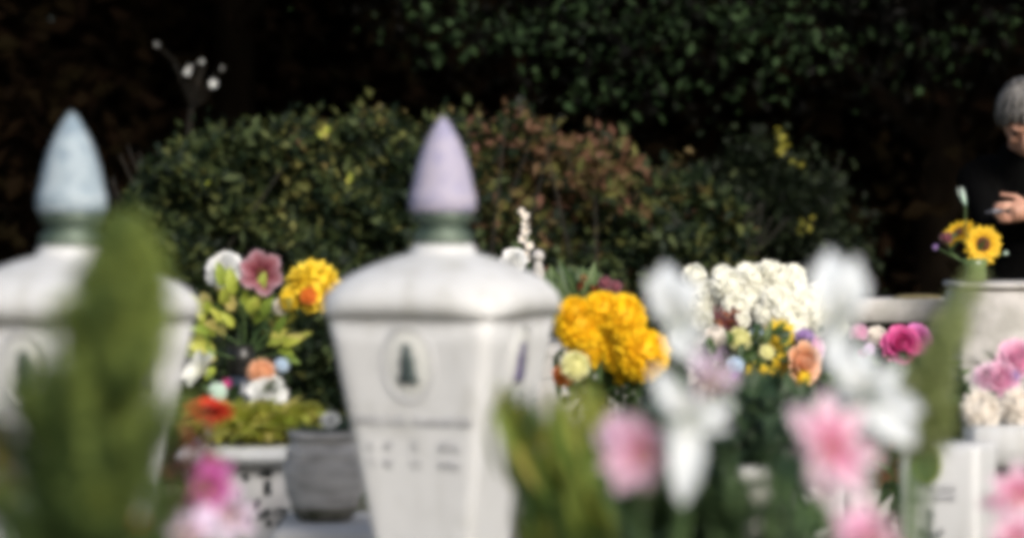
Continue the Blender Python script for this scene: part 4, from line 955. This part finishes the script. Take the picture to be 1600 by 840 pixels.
for i in range(10):
    for k in range(28): fs.append((i * 28 + k, (i + 1) * 28 + k, (i + 1) * 28 + (k + 1) % 28, i * 28 + (k + 1) % 28))
m.add(vs, fs)
for i in range(330):
    ph = U(0, 2 * pi); lim = 1.75 * (0.62 + .38 * (1 - max(0, sin(ph)) ** 1.5)) * U(.65, 1.12); th0 = U(0, .8)
    pts = []
    for j in range(6):
        th = th0 + (lim - th0) * j / 5; q = 1.03 + .06 * (j / 5) + G(.016)
        pts.append(hc - fwd * .010 + hx * .090 * q * sin(th) * cos(ph + .15 * j / 5) + fwd * .108 * q * sin(th) * sin(ph + .15 * j / 5) + hup * .122 * q * cos(th))
    tube(m, pts, [.003, .006, .0075, .0075, .006, .002], 5, c=(R(), .5, .5))
build('hair', m, M['hair'], t)
t2 = thing('secateurs', 'dark garden scissors held in the hand of the bending person', 'scissors', hand + Vector((-.04, 0, 0)))
m = MB(); h0 = hand + Vector((-.045, -.01, .003))
for s in (-1, 1): tube(m, [h0, h0 + Vector((-.03, -.005, s * .004)), h0 + Vector((-.062, -.01, -s * .003 - .004))], [.005, .006, .0015], 6)
build('blades', m, M['steel'], t2)
m = MB()
for s in (-1, 1): tube(m, [h0, h0 + Vector((.03, .005, s * .008)), h0 + Vector((.075, .02, s * .014))], [.005, .006, .006], 8)
build('handle', m, M['vase_dark'], t2)

# ------------------------------------------------------------------ out of focus foreground
# conifer at the left
CD = 2.75; kc = CD / FPX; cx = px2x(165, CD)
t = thing('conifer', 'soft feathery green conifer at the left, in front of the left pillar', 'conifer', (cx, CD, 0))
m = MB(); tube(m, [Vector((cx - .01, CD, -.02)), Vector((px2x(150, CD), CD, .7)), Vector((px2x(168, CD), CD, 1.05)), Vector((px2x(192, CD), CD, 1.205))], [.02, .012, .007, .002], 8); build('trunk', m, M['bark'], t)
m = MB()
def cw(z):                                                  # left and right edges of the silhouette, pixels, by height
    y = 320 + (CAMH - z) / kc
    tab = ((322, 186, 202), (360, 170, 218), (410, 146, 238), (460, 120, 250), (530, 88, 256), (600, 58, 262), (680, 38, 270), (760, 22, 282), (840, 5, 295), (1400, -140, 430), (2400, -220, 500))
    for a, b in zip(tab, tab[1:]):
        if a[0] <= y <= b[0]:
            f = (y - a[0]) / (b[0] - a[0]); return a[1] + (b[1] - a[1]) * f, a[2] + (b[2] - a[2]) * f
    return 190, 200
mB = MB()
for i in range(560):                                       # separate boughs, some stray, with gaps between them
    z = 0.15 + 1.08 * (1 - R() ** 1.5); l, r_ = cw(z); xl, xr = px2x(l, CD), px2x(r_, CD); mid = (xl + xr) / 2; hw = (xr - xl) / 2
    a = U(0, 2 * pi); q = U(.55, 1.15) + (U(.1, .35) if R() < .15 else 0); hw *= 1.16; mid -= .016 * min(1, max(0, (1.17 - z) / .06)); tip = Vector((mid + hw * q * cos(a), CD + min(hw, .10) * q * sin(a), z))
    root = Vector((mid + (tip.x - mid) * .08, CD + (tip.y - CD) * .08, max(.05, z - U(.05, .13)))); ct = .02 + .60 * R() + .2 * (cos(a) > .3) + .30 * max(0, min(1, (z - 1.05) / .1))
    tube(mB, [root, root.lerp(tip, .6) - Z * .006, tip], [.0016, .001, .0004], 4)
    for j in range(105):
        f = U(.1, 1) ** .8; p = root.lerp(tip, f) - Z * .012 * sin(pi * f); w_ = .004 + .013 * sin(pi * f ** 1.5)
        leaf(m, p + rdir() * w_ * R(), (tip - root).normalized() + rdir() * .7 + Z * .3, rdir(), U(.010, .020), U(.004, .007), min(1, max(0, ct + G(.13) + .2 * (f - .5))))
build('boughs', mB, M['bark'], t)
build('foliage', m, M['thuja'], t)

# lilies
def lily(label, D, heads, base, group='tall lilies in the foreground', leaves=14, leafmat='dark', name='lily_plant', cat='lily'):
    b = Vector(base); t = thing(name, label, cat, b, group)
    mS, mL = MB(), MB(); main = P(*heads[0][0], D + .04)
    pts = stem_pts(b, main, .03, 9); tube(mS, pts, .0045, 7); stem_leaves(mL, pts, leaves, .09, .018, .35, .88)
    for hd in heads:
        cpx, tips, mt, W = hd[:4]
        m = MB(); b_tips(m, cpx, tips, D, W); pe = build('bloom', m, M[mt], t)
        c = P(*cpx, D); m = MB()
        for k in range(6):
            a = k * 1.05; v = Vector((cos(a) * .4, -1, sin(a) * .4)); tube(m, [c, c + v * .02, c + v * .036 + Vector((0, 0, -.003))], [.0008, .0008, .0018], 5)
        build('stamens', m, M['disc_y'] if mt != 'lilywhite' else M['stem'], pe)
        if hd is not heads[0]: tube(mS, stem_pts(pts[7], P(*cpx, D + .03), .005, 4), .003, 6)
    build('stem', mS, M['stem'], t); build('leaves', mL, M[leafmat], t)
    return t
def gp(px, D): return (px2x(px, D), D + .03, -.01)
lily('white lily leaning left beside the marigolds', 3.5, [((1060, 500), [(1012, 432), (1040, 418, .02), (1082, 440), (1098, 520), (1085, 568), (1050, 556), (1022, 480, .02)], 'lilywhite', .62)], gp(1090, 3.5), leaves=6)
lily('wide open white lily with long lower petal, right of the soft pink bloom', 3.2, [((1076, 648), [(1024, 578, 0, 1.1), (1142, 632, 0, 1), (1136, 668, .01), (1066, 780, 0, .95), (1040, 690, .01), (1100, 600, .02), (1020, 620, .01)], 'lilywhite', .50), ((1108, 590), [(1090, 552), (1132, 560), (1150, 590, .02), (1090, 620)], 'lilac', .7)], gp(1060, 3.2), leaves=8)
lily('soft pink bloom with pale margins left of the wide open white lily', 3.25, [((1002, 702), [(940, 675), (938, 728), (962, 765), (1012, 762), (1040, 725), (1030, 672), (992, 642), (955, 652, .02)], 'softpink', .75)], gp(1005, 3.25), leaves=8)
lily('tallest white lily, standing before the dark gap left of the stone rail', 3.3, [((1308, 500), [(1272, 415), (1298, 398, .02), (1335, 405), (1352, 440, .01), (1338, 500, .02), (1290, 570), (1322, 575), (1275, 520, .02)], 'lilywhite', .55)], gp(1320, 3.3), leaves=6)
lily('broad white lily at the right of the pink hearted lily', 3.25, [((1352, 612), [(1300, 545), (1350, 545, .01), (1405, 572), (1436, 640, 0, 1.1), (1425, 690, 0, 1.1), (1372, 690, .01), (1300, 618, .02), (1395, 610, -.02)], 'lilywhite', .58)], gp(1375, 3.25), leaves=6)
lily('large lily with hot pink heart and pale pink petals', 3.1, [((1296, 690), [(1242, 640), (1250, 700, .01), (1268, 758), (1296, 785, .01), (1350, 772), (1374, 715, .01), (1345, 640), (1290, 615, .01)], 'lilypink', .66)], gp(1310, 3.1), leaves=10)
lily('low pink lily at the bottom edge under the hot pink hearted lily', 3.0, [((1352, 838), [(1308, 800), (1350, 785), (1395, 810), (1410, 855), (1350, 880), (1300, 860)], 'softpink', .7)], gp(1352, 3.0), leaves=6)
lily('pink lily at the lower right edge with crimson heart', 3.9, [((1592, 768), [(1535, 790), (1552, 745), (1590, 722), (1640, 740), (1640, 790), (1590, 815), (1555, 812, .01)], 'lilypink', .62)], gp(1600, 3.9), leaves=6)
lily('pale pink lily in the bottom right corner below the crimson hearted one', 3.7, [((1585, 838), [(1540, 822), (1570, 795), (1615, 800), (1640, 850), (1580, 880), (1540, 860)], 'softpink', .7)], gp(1590, 3.7), leaves=6)
# extra stems and leaves of lily bed
t = thing('leafy_plant', 'dark blurred lily leaves between the white and the pink lilies', 'plant', (px2x(1180, 3.6), 3.6, 0))
mL, mS = MB(), MB()
for i in range(46):
    px = U(1010, 1270); top = P(px + G(20), U(690, 860), 3.6 + G(.08)); b = Vector((px2x(1160, 3.6) + G(.08), 3.6, -.01)); pts = stem_pts(b, top, .02); tube(mS, pts, .003, 5); stem_leaves(mL, pts, 15, .09, .022, .5, 1)
build('stems', mS, M['stem'], t); build('leaves', mL, M['dark'], t)

# lime blade plant
t = thing('bladed_plant', 'arching yellow green bladed plant right of the middle pillar', 'plant', (px2x(900, 3.7), 3.7, 0))
m = MB()
for i in range(430):                                       # short arching blades spread through the fan of the plant
    v_ = R() ** .8; ty = 592 + 300 * v_ + (G(22) if R() < .5 else 0); l = 762 + 95 * v_ ** .9; r_ = 935 + 170 * v_ ** 1.2; tx = l + (r_ - l) * R(); D = 3.7 + G(.07)
    tip = P(tx, ty, D); bs = P(tx + U(5, 60), ty + U(60, 150), D + G(.03)); v = tip - bs
    clump = .5 + .5 * sin(tx * .045 + 2) * sin(ty * .05)
    petal(m, bs, v, CAMDIR * .5 + Vector((-.6, 0, .5)), v.length * 1.05, U(.009, .022), .45, 1.0, .4, 'lance', 6, rnd=min(1, max(0, clump * .72 + G(.14) + (.35 if R() < .12 else 0))))
for i in range(90):
    bs = Vector((px2x(900, 3.7) + G(.03), 3.7 + G(.03), 0)); tip = P(U(850, 1000), U(720, 900), 3.7 + G(.06)); v = tip - bs; petal(m, bs, v, Vector((-1, 0, .3)), v.length, .022, .1, .2, .4, 'lance', 8, rnd=U(0, .5))
for (tx, ty, bx_) in ((757, 592, 850), (762, 610, 845), (770, 640, 850), (775, 600, 870)):
    tip = P(tx, ty, 3.7); bs = P(bx_, 900, 3.7); v = tip - bs; petal(m, bs, v, Vector((1, -.2, .3)), v.length * 1.02, .02, .25, .5, .4, 'lance', 9, rnd=.5)
build('blades', m, M['lime'], t)

# olive fern rising to the sunflowers
t = thing('fern', 'thin olive green feathery fronds rising in front of the stone block', 'fern', (px2x(1400, 3.9), 3.9, 0))
m, mS = MB(), MB()
for (tx, ty, n) in ((1528, 415, 1), (1510, 425, 1), (1490, 470, 1), (1540, 440, 1), (1470, 500, 1), (1500, 455, 1), (1450, 545, 1), (1520, 480, 1), (1440, 575, 1), (1480, 520, 1), (1530, 425, 1), (1425, 600, 1), (1495, 540, 1), (1465, 560, 1)):
    b = Vector((px2x(1400, 3.9) + G(.02), 3.9 + G(.03), 0)); tip = P(tx, ty, 3.9 + G(.03)); mid = P(1425 + G(22), 700, 3.9)
    pts = [b, b.lerp(mid, .5), mid, mid.lerp(tip, .5) + Vector((-.012, 0, .0)), tip]; tube(mS, pts, [.003, .0025, .002, .0014, .0006], 5)
    for j in range(150):
        f = U(0, 1); p = pts[2].lerp(pts[3], f * 2) if f < .5 else pts[3].lerp(pts[4], f * 2 - 1)
        w_ = .034 * (1 - f) + .010; leaf(m, p + rdir() * w_ * .45, rdir() + (tip - mid).normalized() * .8, rdir(), w_ * U(.8, 1.3), .004, R())
build('stems', mS, M['stem'], t); build('fronds', m, M['olive'], t)

# left foreground: red leaves, magenta bloom, pale blossoms, corner flowers
t = thing('red_leaf_plant', 'dark rusty red leaves under the gerbera, beside the conifer', 'plant', (px2x(305, 4.1), 4.1, 0))
m, mS = MB(), MB()
for i in range(26):
    b = Vector((px2x(300, 4.1) + G(.02), 4.1 + G(.02), 0)); top = P(302 + G(16), U(665, 790), 4.1 + G(.03)); pts = stem_pts(b, top, .01); tube(mS, pts, .002, 5); stem_leaves(m, pts, 12, .035, .02, .75, 1)
build('stems', mS, M['stem_red'], t); build('leaves', m, M['redleaf'], t)
g = 'blurred flowers at the bottom left'
lily('vivid magenta bloom in front of the white pedestal', 3.6, [((328, 758), [(298, 790), (300, 740), (325, 712), (358, 722), (370, 762), (350, 798), (322, 805)], 'fuchsia', .8)], gp(325, 3.6), g, 4, 'midgreen', 'geranium', 'flower')
lily('pale pink cluster below the magenta bloom', 3.4, [((300, 832), [(262, 820), (285, 795), (325, 800), (345, 835), (300, 870), (262, 860)], 'lilac', .7)], gp(300, 3.4), g, 5, 'midgreen', 'geranium', 'flower')
lily('lilac white cluster over the foot of the white pedestal', 4.0, [((362, 800), [(335, 760), (375, 755), (402, 790), (395, 830), (360, 845), (330, 825)], 'lilac', .7)], gp(365, 4.0), g, 5, 'midgreen', 'geranium', 'flower')
lily('tan bloom at the left edge of the picture', 3.4, [((0, 700), [(-30, 680), (0, 660), (28, 690), (22, 730), (-10, 740)], 'tan', .7)], gp(0, 3.4), g, 5, 'midgreen', 'geranium', 'flower')
lily('dull crimson bloom just below the tan one', 3.4, [((8, 760), [(-20, 745), (10, 738), (30, 758), (15, 785), (-15, 780)], 'mauve', .7)], gp(12, 3.4), g, 5, 'limebright', 'geranium', 'flower')
lily('brownish red bloom at the foot of the conifer', 3.1, [((212, 826), [(190, 815), (205, 802), (232, 808), (240, 835), (210, 850)], 'orange', .7)], gp(212, 2.6), g, 5, 'midgreen', 'geranium', 'flower')
